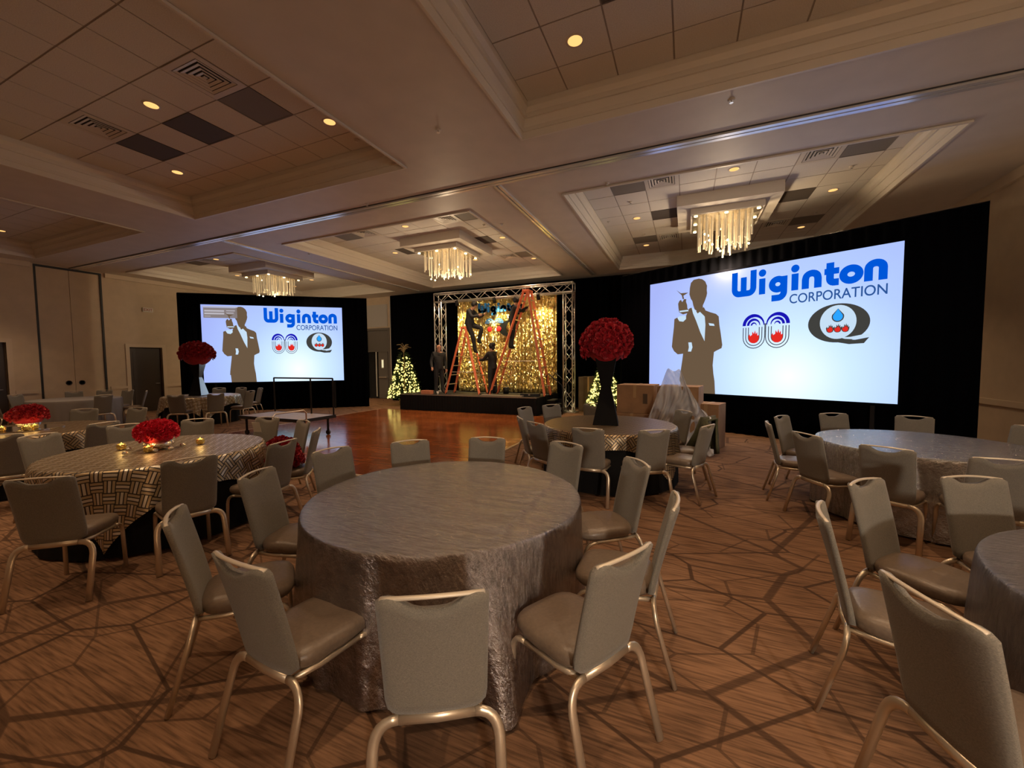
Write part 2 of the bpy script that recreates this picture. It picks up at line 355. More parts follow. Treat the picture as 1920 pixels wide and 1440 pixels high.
for rn, (y0, y1) in rows.items():
    for cn, (x0, x1) in cols.items():
        k += 1
        prof = [(0, ZS-.004), (-.03, ZS-.004), (-.03, ZS-.03), (.0, ZS-.03), (.015, ZS+.05), (.03, ZS+.05), (.03, ZS+.10), (.06, ZS+.19), (.085, ZS+.19), (.085, ZS+.25), (.12, ZS+.30), (.12, ZT+.01)]
        def ring(i, j):
            a, z = prof[j]; c = [(x0+a, y0+a), (x1-a, y0+a), (x1-a, y1-a), (x0+a, y1-a)][i]; return (*c, z)
        tr = struct('trim_%d' % k, MB().grid(4, len(prof), ring, True), M['cornice'], label='%s %s ceiling coffer with stepped cornice' % (rn, cn))
        a0, a1, b0, b1 = x0+.12, x1-.12, y0+.12, y1-.12
        obj('tile_grid', MB().box(a0-.02, a1+.02, b0-.02, b1+.02, ZT+.006, ZT+.03), M['tgrid'], tr)
        X, Y = grid_lines(a0, a1, gx[cn]), grid_lines(b0, b1, gy[rn])
        spec = [(p[0], p[3], p[4], p[5]) for p in PANELS if p[1] == rn and p[2] == cn]
        if rn == 'near' and cn == 'left': Y = [y for y in Y if y > 1.0]
        for i in range(len(X)-1):
            for j in range(len(Y)-1):
                cx, cy, w, d = (X[i]+X[i+1])/2, (Y[j]+Y[j+1])/2, X[i+1]-X[i], Y[j+1]-Y[j]
                sp = [s for s in spec if X[i] <= s[1] < X[i+1] and Y[j] <= s[2] < Y[j+1]]
                if sp:
                    kind, _, _, lab = sp[0]
                    if kind == 'vent':
                        if vent_proto is None:
                            t = thing('ceiling_vent', lab, 'vent', (cx, cy, ZT), 0, 'louvred ceiling vents')
                            obj('cavity', MB().box(-.29, .29, -.29, .29, .004, .016), M['ventdark'], t)
                            def sq(a, b_, z0, z1):
                                q = MB(); c = lambda r_, z: [(-r_,-r_,z),(r_,-r_,z),(r_,r_,z),(-r_,r_,z)]
                                vs = c(a, z0)+c(b_, z1)+c(b_, z1+.008)+c(a, z0+.008)
                                return q.add(vs, [(4*m_+i_, 4*((m_+1) % 4)+i_, 4*((m_+1) % 4)+(i_+1) % 4, 4*m_+(i_+1) % 4) for m_ in range(4) for i_ in range(4)])
                            obj('frame', sq(.305, .235, -.006, -.006), M['vent'], t)
                            for q_ in range(4): obj('louvre', sq(.225-.052*q_, .192-.052*q_, -.006, .003), M['vent'], t)
                            obj('hub_plate', MB().box(-.02, .02, -.02, .02, -.006, .002), M['vent'], t)
                            vent_proto = t
                        else:
                            t = copy_tree(vent_proto); t.location = (cx, cy, ZT); t['label'] = lab
                    else:
                        g_ = tag(obj('ceiling_grille', MB().box(-w/2+.006, w/2-.006, -d/2+.006, d/2-.006, 0, .02), M[kind], None, False, (cx, cy, ZT-.001)), lab, 'grille', 'flat ceiling grilles')
                        obj('rim', MB().box(-w/2+.004, w/2-.004, -d/2+.004, -d/2+.02, -.004, .004).box(-w/2+.004, w/2-.004, d/2-.02, d/2-.004, -.004, .004).box(-w/2+.004, -w/2+.02, -d/2+.02, d/2-.02, -.004, .004).box(w/2-.02, w/2-.004, -d/2+.02, d/2-.02, -.004, .004), M[kind], g_)
                    continue
                o = link('ceiling_tile', tile_me, tr, (cx, cy, ZT)); o.scale = ((w-.006)/PITCH, (d-.006)/PITCH, 1)

# recessed downlights: ring, lens and a real spot lamp each
DX = {'left': (-15.95, -14.1, -12.2), 'middle': (-8.36, -6.52, -4.69), 'right': (-1.14, .735, 2.67)}
DY = {'near': ((.75, 4.40), (-.45, 3.17)), 'far': ((10.25, 12.72), (8.40, 12.05))}
rowword = ('front', 'back'); colword = ('left', 'middle', 'right'); dl_proto = None
spot_data = bpy.data.lights.new('downlight_lamp', 'SPOT'); spot_data.energy = DOWN_W; spot_data.color = WARM; spot_data.spot_size = R(88); spot_data.spot_blend = .75; spot_data.shadow_soft_size = .07
for rn in rows:
    for cn in cols:
        for i, x in enumerate(DX[cn]):
            for j, y in enumerate(DY[rn][i % 2]):
                y2 = y
                lab = 'round lit downlight, %s row %s, in the %s %s coffer' % (rowword[j], colword[i], rn, cn)
                if dl_proto is None:
                    t = thing('downlight', lab, 'downlight', (x, y2, ZT), 0, 'recessed ceiling downlights')
                    obj('trim_ring', MB().grid(24, 4, lambda a, b_: ((.078, .098, .10, .080)[b_]*math.cos(a*math.pi/12), (.078, .098, .10, .080)[b_]*math.sin(a*math.pi/12), (-.004, -.006, .002, .0)[b_]), True), M['vent'], t, True)
                    obj('lens', MB().lathe([(.0, -.003), (.08, -.003), (.08, .0)], 24), M['downlens'], t)
                    l = bpy.data.objects.new('lamp', spot_data); COL.objects.link(l); l.parent = t; l.location = (0, 0, -.02)
                    dl_proto = t
                else:
                    t = copy_tree(dl_proto); t.location = (x, y2, ZT); t['label'] = lab

# sprinkler heads
sp_proto = None
for x, y, z, lab in [(.44,5.52,ZS,'on the soffit before the right track'),(-3.03,4.63,ZS,'on the soffit between the two near coffers'),(-1.29,7.15,ZS,'by the front left corner of the far right coffer'),(-5.66,6.41,ZS-.0,'beside the long track near the middle coffer'),(-9.67,8.21,ZS,'on the soffit left of the far middle coffer'),(-3.8,8.25,ZS,'on the soffit right of the far middle coffer'),
        (-1.15,9.15,ZT,'in the far right coffer, second tile row'),(-1.80,10.2,ZT,'in the far right coffer by its left rim'),(-1.10,11.6,ZT,'in the far right coffer by the olive grille'),(2.70,11.6,ZT,'at the back right of the far right coffer'),(2.64,9.14,ZT,'in the far right coffer by its right rim'),(-4.37,3.99,ZT,'in the near middle coffer above its right rim'),(-4.68,4.9,ZT,'in the back right corner of the near middle coffer'),(-6.56,9.0,ZT,'in the far middle coffer ahead of the chandelier'),(-4.68,9.11,ZT,'at the right side of the far middle coffer')]:
    if y == 6.41: y = 6.15
    if sp_proto is None:
        t = thing('sprinkler_head', 'small ceiling sprinkler head '+lab, 'sprinkler', (x, y, z), 0, 'ceiling sprinkler heads')
        obj('escutcheon', MB().lathe([(.04, 0), (.04, -.006), (.02, -.012), (.012, -.012)], 16), M['vent'], t, True)
        obj('deflector', MB().lathe([(.008, -.012), (.008, -.035), (.022, -.036), (.022, -.040)], 12), M['alu'], t)
        sp_proto = t
    else:
        t = copy_tree(sp_proto); t.location = (x, y, z); t['label'] = 'small ceiling sprinkler head '+lab

# walls
wl = struct('wall_left', MB().box(XL-.15, XL, YN-.2, 3.72, 0, ZS+.02).box(XL-.15, XL, 3.72, 4.84, 2.35, ZS+.02).box(XL-.15, XL, 4.84, 5.47, 0, ZS+.02).box(XL-.15, XL, 6.99, 7.61, 0, ZS+.02).box(XL-.15, XL, 7.61, 8.56, 2.3, ZS+.02).box(XL-.15, XL, 8.56, YB+.2, 0, ZS+.02).box(XL-.15, XL, 5.47, 6.99, 4.70, ZS+.02), M['wall'], label='warm beige side wall')
struct('wall_back', MB().box(XL-.2, -13.95, YB, YB+.15, 0, ZS+.02).box(-12.69, XR+.2, YB, YB+.15, 0, ZS+.02).box(-13.95, -12.69, YB, YB+.15, 3.24, ZS+.02), M['wall'], label='beige wall behind the stage')
struct('wall_right', MB().box(XR, XR+.15, YN-.2, YB+.2, 0, ZS+.02), M['wall'], label='beige wall beside the large screen')
struct('wall_rear', MB().box(XL-.2, 2.1, YN-.15, YN, 0, ZS+.02).box(4.3, XR+.2, YN-.15, YN, 0, ZS+.02).box(2.1, 4.3, YN-.15, YN, 2.35, ZS+.02), M['wall'], label='beige wall behind the viewer with an added open double doorway')
# unseen doorway, foyer and globe, added for the low light from behind right
struct('wall_added_foyer', MB().box(.9, 1.0, -6.2, YN-.16, 0, 2.7).box(6.0, 6.1, -6.2, YN-.16, 0, 2.7).box(.9, 6.1, -6.3, -6.2, 0, 2.7).box(.9, 6.1, -6.3, YN-.16, 2.7, 2.8).box(.9, 6.1, -6.3, YN-.31, -.1, .0), M['wall'], label='added pale foyer walls beyond the added open doorway')
fl_ = thing('added_foyer_light', 'added round pendant globe lamp in the unseen foyer behind the viewer', 'lamp', (3.3, -4.1, 2.05))
obj('added_globe', MB().ball((0, 0, 0), .16, 20, 12), emit('added_foyer_glow', (1, .85, .66), 6), fl_, True)
obj('added_cord', MB().tube([(0, 0, .165), (0, 0, .65)], .008), M['black'], fl_)
fd = bpy.data.lights.new('added_foyer_lamp', 'POINT'); fd.shadow_soft_size = .18; fd.energy = ADDED_FOYER_W; fd.color = (1, .86, .70)
fo = bpy.data.objects.new('lamp', fd); COL.objects.link(fo); fo.parent = fl_; fo.location = (0, .36, 0)
for nm, segs in (('left', [(YN, 3.6), (4.96, 5.40), (7.06, 7.5), (8.67, 14.9)]),):
    struct('baseboard_left', sum((  [MB()] ), MB()) if False else (lambda q: ([q.box(XL, XL+.02, a, b_, 0, .15) for a, b_ in segs], q)[1])(MB()), M['walltrim'])
    struct('trim_20', (lambda q: ([q.box(XL, XL+.03, a, b_, .86, .96) for a, b_ in segs], q)[1])(MB()), M['walltrim'], label='chair rail along the beige side wall')
struct('baseboard_right', MB().box(XR-.02, XR, YN, YB, 0, .15), M['walltrim'])
struct('trim_21', MB().box(XR-.03, XR, YN, YB, .86, .96).box(XR-.06, XR, YN, YB, 4.55, ZS), M['walltrim'], label='chair rail on the wall beside the large screen')
struct('trim_22', MB().box(XL, XL+.08, YN, 5.40, 4.58, ZS).box(XL, XL+.08, 7.06, 14.9, 4.58, ZS), M['walltrim'], label='crown moulding along the beige side wall')
struct('baseboard_back', MB().box(XL, -14.05, YB-.02, YB, 0, .15).box(-12.6, XR, YB-.02, YB, 0, .15), M['walltrim'])
# pocket doors of the movable wall
pd = tag(obj('door_1', MB().box(XL-.14, XL-.12, 5.47, 6.99, 0, 4.70), M['trackgap']), 'tall pocket doors of the movable wall', None, None, 'structure')
for a, b_, hy in ((5.52, 6.225, 6.08), (6.235, 6.94, 6.38)):
    p = obj('door_leaf', MB().box(XL-.09, XL-.03, a, b_, .02, 4.64), M['wall'], pd)
    obj('flush_pull', MB().lathe([(.0, 0), (.05, 0), (.055, .012), (.075, .012), (.075, 0)], 20), M['black'], p, True, (XL-.03, hy, 1.13), 0, (0, R(90), 0))
obj('black_gasket', MB().box(XL-.12, XL+.006, 5.47, 5.52, 0, 4.70).box(XL-.12, XL+.006, 6.94, 6.99, 0, 4.70).box(XL-.12, XL+.006, 5.52, 6.94, 4.64, 4.70), M['black'], pd)
def side_door(n, y0, y1, h, lab):
    d = tag(obj('door_%d' % n, MB().box(XL-.12, XL-.08, y0, y1, 0, h), M['doordark']), lab, None, None, 'structure')
    obj('door_casing', MB().box(XL-.05, XL+.03, y0-.11, y0, 0, h+.11).box(XL-.05, XL+.03, y1, y1+.11, 0, h+.11).box(XL-.05, XL+.03, y0, y1, h, h+.11), M['walltrim'], d)
    obj('door_panel', MB().box(XL-.085, XL-.07, y0+.12, y1-.12, 1.1, h-.15), M['doordark'], d); obj('door_panel', MB().box(XL-.085, XL-.07, y0+.12, y1-.12, .2, .95), M['doordark'], d)
    obj('door_handle', MB().tube([(XL-.08, y1-.1, 1.0), (XL-.03, y1-.1, 1.0), (XL-.03, y1-.22, 1.0)], .011), M['alu'], d, True)
side_door(2, 7.61, 8.56, 2.30, 'dark door in a beige casing beside the small screen')
side_door(3, 3.72, 4.84, 2.35, 'dark doorway at the left edge')
ex = thing('exit_sign', 'small unlit exit sign high on the side wall above the dark door', 'sign', (XL+.002, 8.19, 3.64))
obj('housing', MB().box(0, .05, -.15, .15, -.075, .075), M['white'], ex)
eo = link('lettering', text_mesh('EXIT', .13, mat('exit_red', (.45, .06, .03), .5), .002, 'CENTER'), ex, (.053, 0, 0), 0, (R(90), 0, R(90)))
# back door beside the stage
bd = tag(obj('door_4', MB().box(-13.95, -12.69, YB+.06, YB+.10, 2.25, 3.24), M['doorgrey']), 'grey double door with a transom panel behind the lit tree', None, None, 'structure')
leaf = obj('door_leaf', MB().box(-13.30, -12.75, YB+.02, YB+.07, .02, 2.2), M['doorgrey'], bd)
obj('window_frame', MB().box(-13.12, -12.98, YB+.01, YB+.02, 1.42, 1.86), M['alu'], leaf); obj('window_pane', MB().box(-13.10, -13.00, YB+.004, YB+.012, 1.46, 1.82), M['doorpane'], leaf)
obj('push_bar', MB().box(-13.25, -12.8, YB-.03, YB+.02, .98, 1.04), M['alu'], leaf)
obj('door_edge', MB().box(-13.42, -13.38, YB-.03, YB+.01, .1, 2.2), M['white'], bd)
obj('dark_opening', MB().box(-13.95, -13.3, YB+.09, YB+.12, 0, 2.25), M['ventdark'], bd)
obj('door_casing', MB().box(-12.69, -12.58, YB-.02, YB+.1, 0, 3.3).box(-13.95, -12.69, YB-.02, YB+.1, 3.2, 3.3).box(-14.06, -13.95, YB-.02, YB+.1, 0, 3.3).box(-13.95, -12.69, YB-.01, YB+.1, 2.2, 2.26), M['doorgrey'], bd)
struct('trim_23', MB().box(-13.95, -12.68, YB-.015, YB, 3.36, 4.38).box(-12.5, -12.36, YB-.06, YB, 0, 4.5), mat('pale_panel', (.50, .48, .46), .5), label='pale wall panel above the grey double door')

# ------------------------------------------------------------------ dance floor
df = thing('dance_floor', 'glossy orange brown wooden dance floor in front of the stage', 'dance floor', (0, 0, 0))
DX0, DX1, DY0, DY1 = -10.12, -3.16, 4.55, 11.46; P = .87
pm = MB().box(-P/2+.002, P/2-.002, -P/2+.002, P/2-.002, 0, .02).mesh('floor_panel', M['parquet'])
for i in range(8):
    for j in range(8):
        o = link('floor_panel', pm, df, (DX0+P*(i+.5), DY0+P*(j+.5)-.025, .001), (0 if (i+j) % 2 else 0))
for (a, b_, c, d) in ((DX0-.06, DX0, DY0-.08, DY1), (DX1, DX1+.06, DY0-.08, DY1), (DX0, DX1, DY0-.085, DY0-.025)):
    obj('edge_ramp', MB().box(a, b_, c, d, .0, .018), M['threshold'], df)

# ------------------------------------------------------------------ drapes
def drape(name, p0, p1, z0, z1, lab, amp=.035, wl_=.22, mt='velvet'):
    p0, p1 = Vector((*p0, 0)), Vector((*p1, 0)); d = p1-p0; L_ = d.length; d.normalize(); n_ = Vector((d.y, -d.x, 0)); nx = int(L_/.045)
    rnd = [random.uniform(.6, 1.3) for _ in range(40)]
    def fn(i, j):
        s = L_*i/(nx-1); a = amp*math.sin(2*math.pi*s/wl_+1.3*math.sin(s*1.7))*rnd[int(s) % 40]*(1 if j < 2 else .8)
        p = p0+d*s+n_*a; return (p.x, p.y, (z0, (z0+z1)/2, z1)[j])
    o = tag(obj(name, MB().grid(nx, 3, fn), M[mt], None, True), lab, 'drape')
    sm = o.modifiers.new('thick', 'SOLIDIFY'); sm.thickness = .006
    obj('top_pipe', MB().tube([p0+Vector((0,0,z1))-n_*.05, p1+Vector((0,0,z1))-n_*.05], .025), M['blackmetal'], o)
    return o
RA, RB = Vector((-1.72, 11.80, 0)), Vector((4.20, 8.64, 0)); RT = (RB-RA).normalized(); RNn = Vector((RT.y, -RT.x, 0))
LA, LB = Vector((-16.0, 8.2, 0)), Vector((-11.2, 12.0, 0)); LT = (LB-LA).normalized(); LN = Vector((LT.y, -LT.x, 0))
drape('pipe_drape', RA[:2], RB[:2], .01, 4.05, 'black drape surrounding the large screen')
drape('pipe_drape', LA[:2], LB[:2], .01, 4.12, 'black drape surrounding the small far screen')
drape('pipe_drape', (-12.05, 14.35), (-1.2, 14.35), .01, 4.62, 'wide black backdrop drape behind the stage')
drape('pipe_drape', (-1.95, 14.3), (-1.72, 11.85), .01, 4.06, 'narrow black return drape between stage backdrop and large screen')

# ------------------------------------------------------------------ projection screens
def emat(name, c, s=1): return emit(name, c, s*SCREEN_E)
def slide_bg(name):
    m, nt, b = newmat(name); L = nt.links.new
    b.inputs['Base Color'].default_value = (.02, .02, .02, 1); b.inputs['Roughness'].default_value = .8
    uv = nd(nt, 'ShaderNodeUVMap', uv_map='flat'); mp = nd(nt, 'ShaderNodeMapping'); mp.inputs['Location'].default_value = (-.66, -.16*.57, 0); mp.inputs['Scale'].default_value = (1, .57, 1); L(uv.outputs[0], mp.inputs[0])
    ln = nd(nt, 'ShaderNodeVectorMath', operation='LENGTH'); L(mp.outputs[0], ln.inputs[0])
    rp = ramp(nt, [(0, (.80, .90, .92)), (.20, (.52, .70, .92)), (.42, (.37, .50, .86)), (.75, (.30, .37, .76))]); L(ln.outputs['Value'], rp.inputs[0])  # bright centre is the projector hot spot, painted into the slide
    L(rp.outputs[0], b.inputs['Emission Color']); b.inputs['Emission Strength'].default_value = SCREEN_E
    return m
M['slide'] = slide_bg('slide_background_hotspot'); M['s_brown'] = emat('slide_brown', (.115, .075, .044)); M['s_white'] = emat('slide_white', (.46, .60, .74)); M['s_blue'] = emat('slide_blue', (.0, .075, .55))
M['s_navy'] = emat('slide_navy', (.008, .006, .36)); M['s_text'] = emat('slide_text_blue', (.02, .075, .25)); M['s_red'] = emat('slide_red', (.62, .02, .014)); M['s_dark'] = emat('slide_charcoal', (.042, .042, .038)); M['s_drop'] = emat('slide_drop', (.02, .30, .85)); M['s_grey'] = emat('slide_grey', (.20, .17, .17)); M['s_light'] = emat('slide_light', (.40, .38, .42))
SIL = dict(
 body=[(0.246,0.714),(0.233,0.742),(0.222,0.735),(0.214,0.708),(0.207,0.678),(0.16,0.668),(0.143,0.656),(0.141,0.583),(0.135,0.488),(0.131,0.408),(0.143,0.369),(0.164,0.338),(0.193,0.343),(0.19,0.295),(0.184,0.22),(0.178,0.143),(0.176,0.095),(0.181,0.094),(0.185,0.0),(0.358,0.0),(0.354,0.108),(0.348,0.17),(0.344,0.241),(0.347,0.312),(0.349,0.351),(0.36,0.362),(0.384,0.382),(0.387,0.408),(0.379,0.504),(0.372,0.574),(0.368,0.644),(0.355,0.667),(0.327,0.686),(0.305,0.704),(0.296,0.734),(0.271,0.704)],
 head=[(0.269,0.981),(0.243,0.978),(0.229,0.955),(0.224,0.914),(0.222,0.859),(0.229,0.821),(0.238,0.796),(0.243,0.758),(0.25,0.724),(0.271,0.695),(0.292,0.724),(0.291,0.749),(0.3,0.783),(0.308,0.822),(0.311,0.848),(0.309,0.875),(0.31,0.91),(0.301,0.948),(0.286,0.971)],
 hand=[(0.169,0.712),(0.165,0.751),(0.163,0.789),(0.169,0.812),(0.178,0.821),(0.185,0.799),(0.194,0.823),(0.206,0.821),(0.205,0.799),(0.211,0.77),(0.213,0.738),(0.222,0.722),(0.221,0.7),(0.19,0.69)])
WHT = dict(shirt=[(0.235,0.743),(0.255,0.716),(0.266,0.685),(0.278,0.698),(0.302,0.654),(0.306,0.582),(0.303,0.445),(0.282,0.52),(0.26,0.621),(0.243,0.689)],
 a=[(0.16,0.665),(0.172,0.678),(0.207,0.676),(0.207,0.647),(0.192,0.626),(0.171,0.633)], b=[(0.221,0.441),(0.238,0.44),(0.243,0.397),(0.236,0.36),(0.22,0.361),(0.224,0.398)],
 c=[(0.171,0.725),(0.218,0.726),(0.219,0.713),(0.173,0.712)], d=[(0.321,0.596),(0.347,0.586),(0.35,0.568),(0.326,0.574)])
GLS = [(0.153,0.911),(0.177,0.879),(0.217,0.875),(0.191,0.854),(0.195,0.823),(0.187,0.825),(0.182,0.859)]
# drawing in "slide units": 1093 wide, 581 high, origin at the top left
def stroke(mb, pts, w, fn, closed=False, rnd=True):
    P_ = [Vector((p[0], p[1], 0)) for p in pts]; n = len(P_)
    for i in range(n if closed else n-1):
        a, b_ = P_[i], P_[(i+1) % n]; d = (b_-a)
        if d.length < 1e-6: continue
        d.normalize(); q = Vector((-d.y, d.x, 0))*w/2
        mb.add([fn(*(a+q)[:2]), fn(*(a-q)[:2]), fn(*(b_-q)[:2]), fn(*(b_+q)[:2])], [(0,1,2,3)])
    for i, p in enumerate(P_):
        if rnd and (closed or 0 < i < n-1): disc(mb, p.x, p.y, w/2, w/2, fn, 12)
def disc(mb, x, y, rx, ry, fn, n=28):
    mb.add([fn(x+rx*math.cos(2*math.pi*i/n), y+ry*math.sin(2*math.pi*i/n)) for i in range(n)], [tuple(range(n))])
def arc(cx, cy, rx, ry, a0, a1, n=18): return [(cx+rx*math.cos(R(a0+(a1-a0)*i/n)), cy+ry*math.sin(R(a0+(a1-a0)*i/n))) for i in range(n+1)]
def flame(x, y, s): return [(x+s*a, y+s*b_) for a, b_ in ((-.9,.2),(-1,-.3),(-.75,-.8),(-.65,-.35),(-.3,-.6),(-.25,-1.25),(.05,-.75),(.25,-1.45),(.4,-.7),(.65,-1.1),(.7,-.4),(1,-.55),(.95,.25),(.7,.8),(.2,1.0),(-.35,.95),(-.75,.65))]
def wiginton(fn, w=27):
    out = []
    def nw(): out.append(MB()); return out[-1]
    mb = nw()
    stroke(mb, [(478,14),(478,92)]+arc(499,92,21,22,180,90,6)+[(520,114)], w, fn); stroke(mb, [(520,40),(520,114)], w, fn); stroke(mb, [(520,114)]+arc(543,92,21,22,90,0,6)+[(564,92),(564,14)], w, fn)
    mb = nw(); stroke(mb, [(603,58),(603,127)], w, fn); disc(mb, 603, 34, 16, 16, fn)
    mb = nw(); stroke(mb, arc(669,92,24,22,0,360,20), w, fn, True); stroke(mb, [(694,60),(694,128)]+arc(672,128,22,22,0,90,6)+[(644,150)], w, fn)
    mb = nw(); stroke(mb, [(737,58),(737,127)], w, fn); disc(mb, 737, 37, 16, 16, fn)
    mb = nw(); stroke(mb, [(777,127),(777,88)]+arc(800,84,22,18,180,360,8)+[(823,90),(823,127)], w, fn)
    mb = nw(); stroke(mb, [(865,36),(865,98)]+arc(880,98,15,16,180,90,5)+[(896,114)], w, fn); stroke(mb, [(845,70),(896,70)], 24, fn)
    mb = nw(); stroke(mb, arc(936,92,26,23,0,360,20), w, fn, True)
    mb = nw(); stroke(mb, [(991,127),(991,88)]+arc(1013,80,22,18,180,360,8)+[(1035,86),(1035,127)], w, fn)
    return out
def fountain(cx, cy, s, sg, nf, df_, rf):
    """one half of the fountain emblem -> navy jets, dark U lines, red flame"""
    bm_, dm, rm = MB(), MB(), MB()
    for r_, w_ in ((44, 15), (26, 11), (11, 7)):
        A = [(r_*math.cos(R(a)), r_*math.sin(R(a))) for a in range(0, 181, 9)]
        wd = [w_*(1 if i < 9 else 1-.72*(i-9)/11) for i in range(len(A))]
        for i in range(len(A)-1):
            q = []
            for k_, sd in ((i, 1), (i, -1), (i+1, -1), (i+1, 1)):
                a = R(9*k_); rr = r_+sd*wd[k_]/2; q.append(nf(cx+sg*s*(50+rr*math.cos(a)), cy+s*(-20-rr*math.sin(a))))
            bm_.add(q, [(0, 1, 2, 3)])
    for hw in (24, 36, 48):
        U = [(cx+sg*s*(50+hw), cy-12*s), (cx+sg*s*(50+hw), cy+34*s)] + [(cx+sg*s*(50+hw*math.cos(R(a))), cy+s*(34+hw*math.sin(R(a)))) for a in range(0, 181, 15)] + [(cx+sg*s*(50-hw), cy+34*s), (cx+sg*s*(50-hw), cy-(12 if hw < 40 else 26)*s)]
        stroke(dm, U, 3.6*s, df_)
    rm.poly(flame(cx+sg*50*s, cy+36*s, 24*s), rf)
    return bm_, dm, rm
def qlogo(parts, cx, cy, s):
    (dm, df_), (wm, wf), (bm_, bf), (rm, rf) = parts
    disc(dm, cx, cy, 105*s, 76*s, df_, 48)
    dm.poly([(cx-30*s, cy+52*s), (cx+30*s, cy+66*s), (cx+60*s, cy+68*s), (cx+104*s, cy+60*s), (cx+88*s, cy+82*s), (cx+40*s, cy+84*s), (cx-15*s, cy+72*s)], df_)
    disc(wm, cx, cy-4*s, 62*s, 66*s, wf, 40)
    wm.poly([(cx+10*s, cy+57*s), (cx+45*s, cy+56*s), (cx+110*s, cy+44*s), (cx+108*s, cy+57*s), (cx+55*s, cy+66*s), (cx+25*s, cy+63*s)], wf)
    def drop(k_): return [(cx, cy-55*s-6*(k_-1)*s)] + [(cx+k_*17*s*math.cos(R(a)), cy-25*s+k_*17*s*math.sin(R(a))) for a in range(-20, 201, 20)]
    return drop
def wiginton_screen(name, A, T, N, s0, s1, z0, z1, lab, dialog):
    w, h = s1-s0, z1-z0; o_ = A+T*s0+N*.10
    t = thing(name, lab, 'screen', (o_.x, o_.y, z0), math.atan2(T.y, T.x))
    pnl = MB().box(0, w, -.004, .03, 0, h); pnl.uv = [(v[0]/w, v[2]/h) for v in pnl.v]
    obj('screen_surface', pnl, M['slide'], t)
    obj('screen_frame', MB().box(-.05, 0, -.01, .05, -.05, h+.05).box(w, w+.05, -.01, .05, -.05, h+.05).box(0, w, -.01, .05, -.05, 0).box(0, w, -.01, .05, h, h+.05), M['velvet'], t)
    obj('support_leg', MB().box(.3, .36, .02, .08, -z0+.005, 0), M['blackmetal'], t); obj('support_leg', MB().box(w-.36, w-.3, .02, .08, -z0+.005, 0), M['blackmetal'], t)
    def lay(k_): return lambda x, y: (x/1093*w, -.004-.0015*k_, (1-y/581)*h)
    def layn(k_): return lambda x, y: (x*w, -.004-.0015*k_, y*h)
    sil = MB(); [sil.poly(p, layn(1+i)) for i, p in enumerate(SIL.values())]; sil.poly(GLS, layn(4)); so = obj('silhouette', sil, M['s_brown'], t)
    wh = MB(); [wh.poly(p, layn(6)) for p in WHT.values()]; obj('silhouette_shirt', wh, M['s_white'], so)
    [obj('letter', b_, M['s_blue'], t) for b_ in wiginton(lay(1))]
    cm = text_mesh('CORPORATION', .094*h, M['s_text'], .0005, 'LEFT', .0008*h); cw_ = max(v.co.x for v in cm.vertices)
    co = link('lettering_corporation', cm, t, (.655*w, -.006, .690*h), 0, (R(90), 0, 0)); co.scale = (.306*w/cw_, 1, 1)
    for sg in (-1, 1):
        n1, d1, r1 = fountain(621, 282, 1.0, sg, lay(2), lay(1), lay(3))
        lg = obj('fountain_jets', n1, M['s_navy'], t); obj('logo_lines', d1, M['s_dark'], lg); obj('logo_flame', r1, M['s_red'], lg)
    d2, w2, b2, r2 = MB(), MB(), MB(), MB(); drop = qlogo(((d2, lay(1)), (w2, lay(2)), (b2, lay(4)), (r2, lay(4))), 897, 275, 1.0)
    d3 = MB(); d3.poly(drop(1.25), lay(3)); b2.poly(drop(1.0), lay(4))
    for fx in (-26, 0, 26): d3.poly(flame(897+fx, 298, 14), lay(3)); r2.poly(flame(897+fx, 300, 10), lay(4))
    ql = obj('q_logo', d2, M['s_dark'], t); obj('logo_field', w2, M['s_white'], ql); obj('logo_outlines', d3, M['s_dark'], ql); obj('logo_drop', b2, M['s_drop'], ql); obj('logo_flames', r2, M['s_red'], ql)
    if dialog:
        g = MB(); g.poly([(18, 22), (265, 22), (265, 98), (18, 98)], lay(2)); dg = obj('dialog_box', g, M['s_grey'], t)
        g2 = MB(); [g2.poly([(x0, y0), (x1, y0), (x1, y1), (x0, y1)], lay(4)) for x0, y0, x1, y1 in ((14, 12, 270, 20), (26, 40, 170, 52), (26, 60, 170, 72), (185, 40, 250, 46), (185, 58, 240, 64), (26, 84, 70, 88))]; obj('dialog_lines', g2, M['s_light'], dg)
    return t
wiginton_screen('projection_screen', RA, RT, RNn, .985, 5.80, .89, 3.66, 'large bright projection screen on the right showing tuxedo silhouette and blue Wiginton lettering', False)
wiginton_screen('projection_screen', LA, LT, LN, .73, 5.255, 1.04, 3.74, 'smaller far projection screen on the left with a grey dialog box over its silhouette', True)

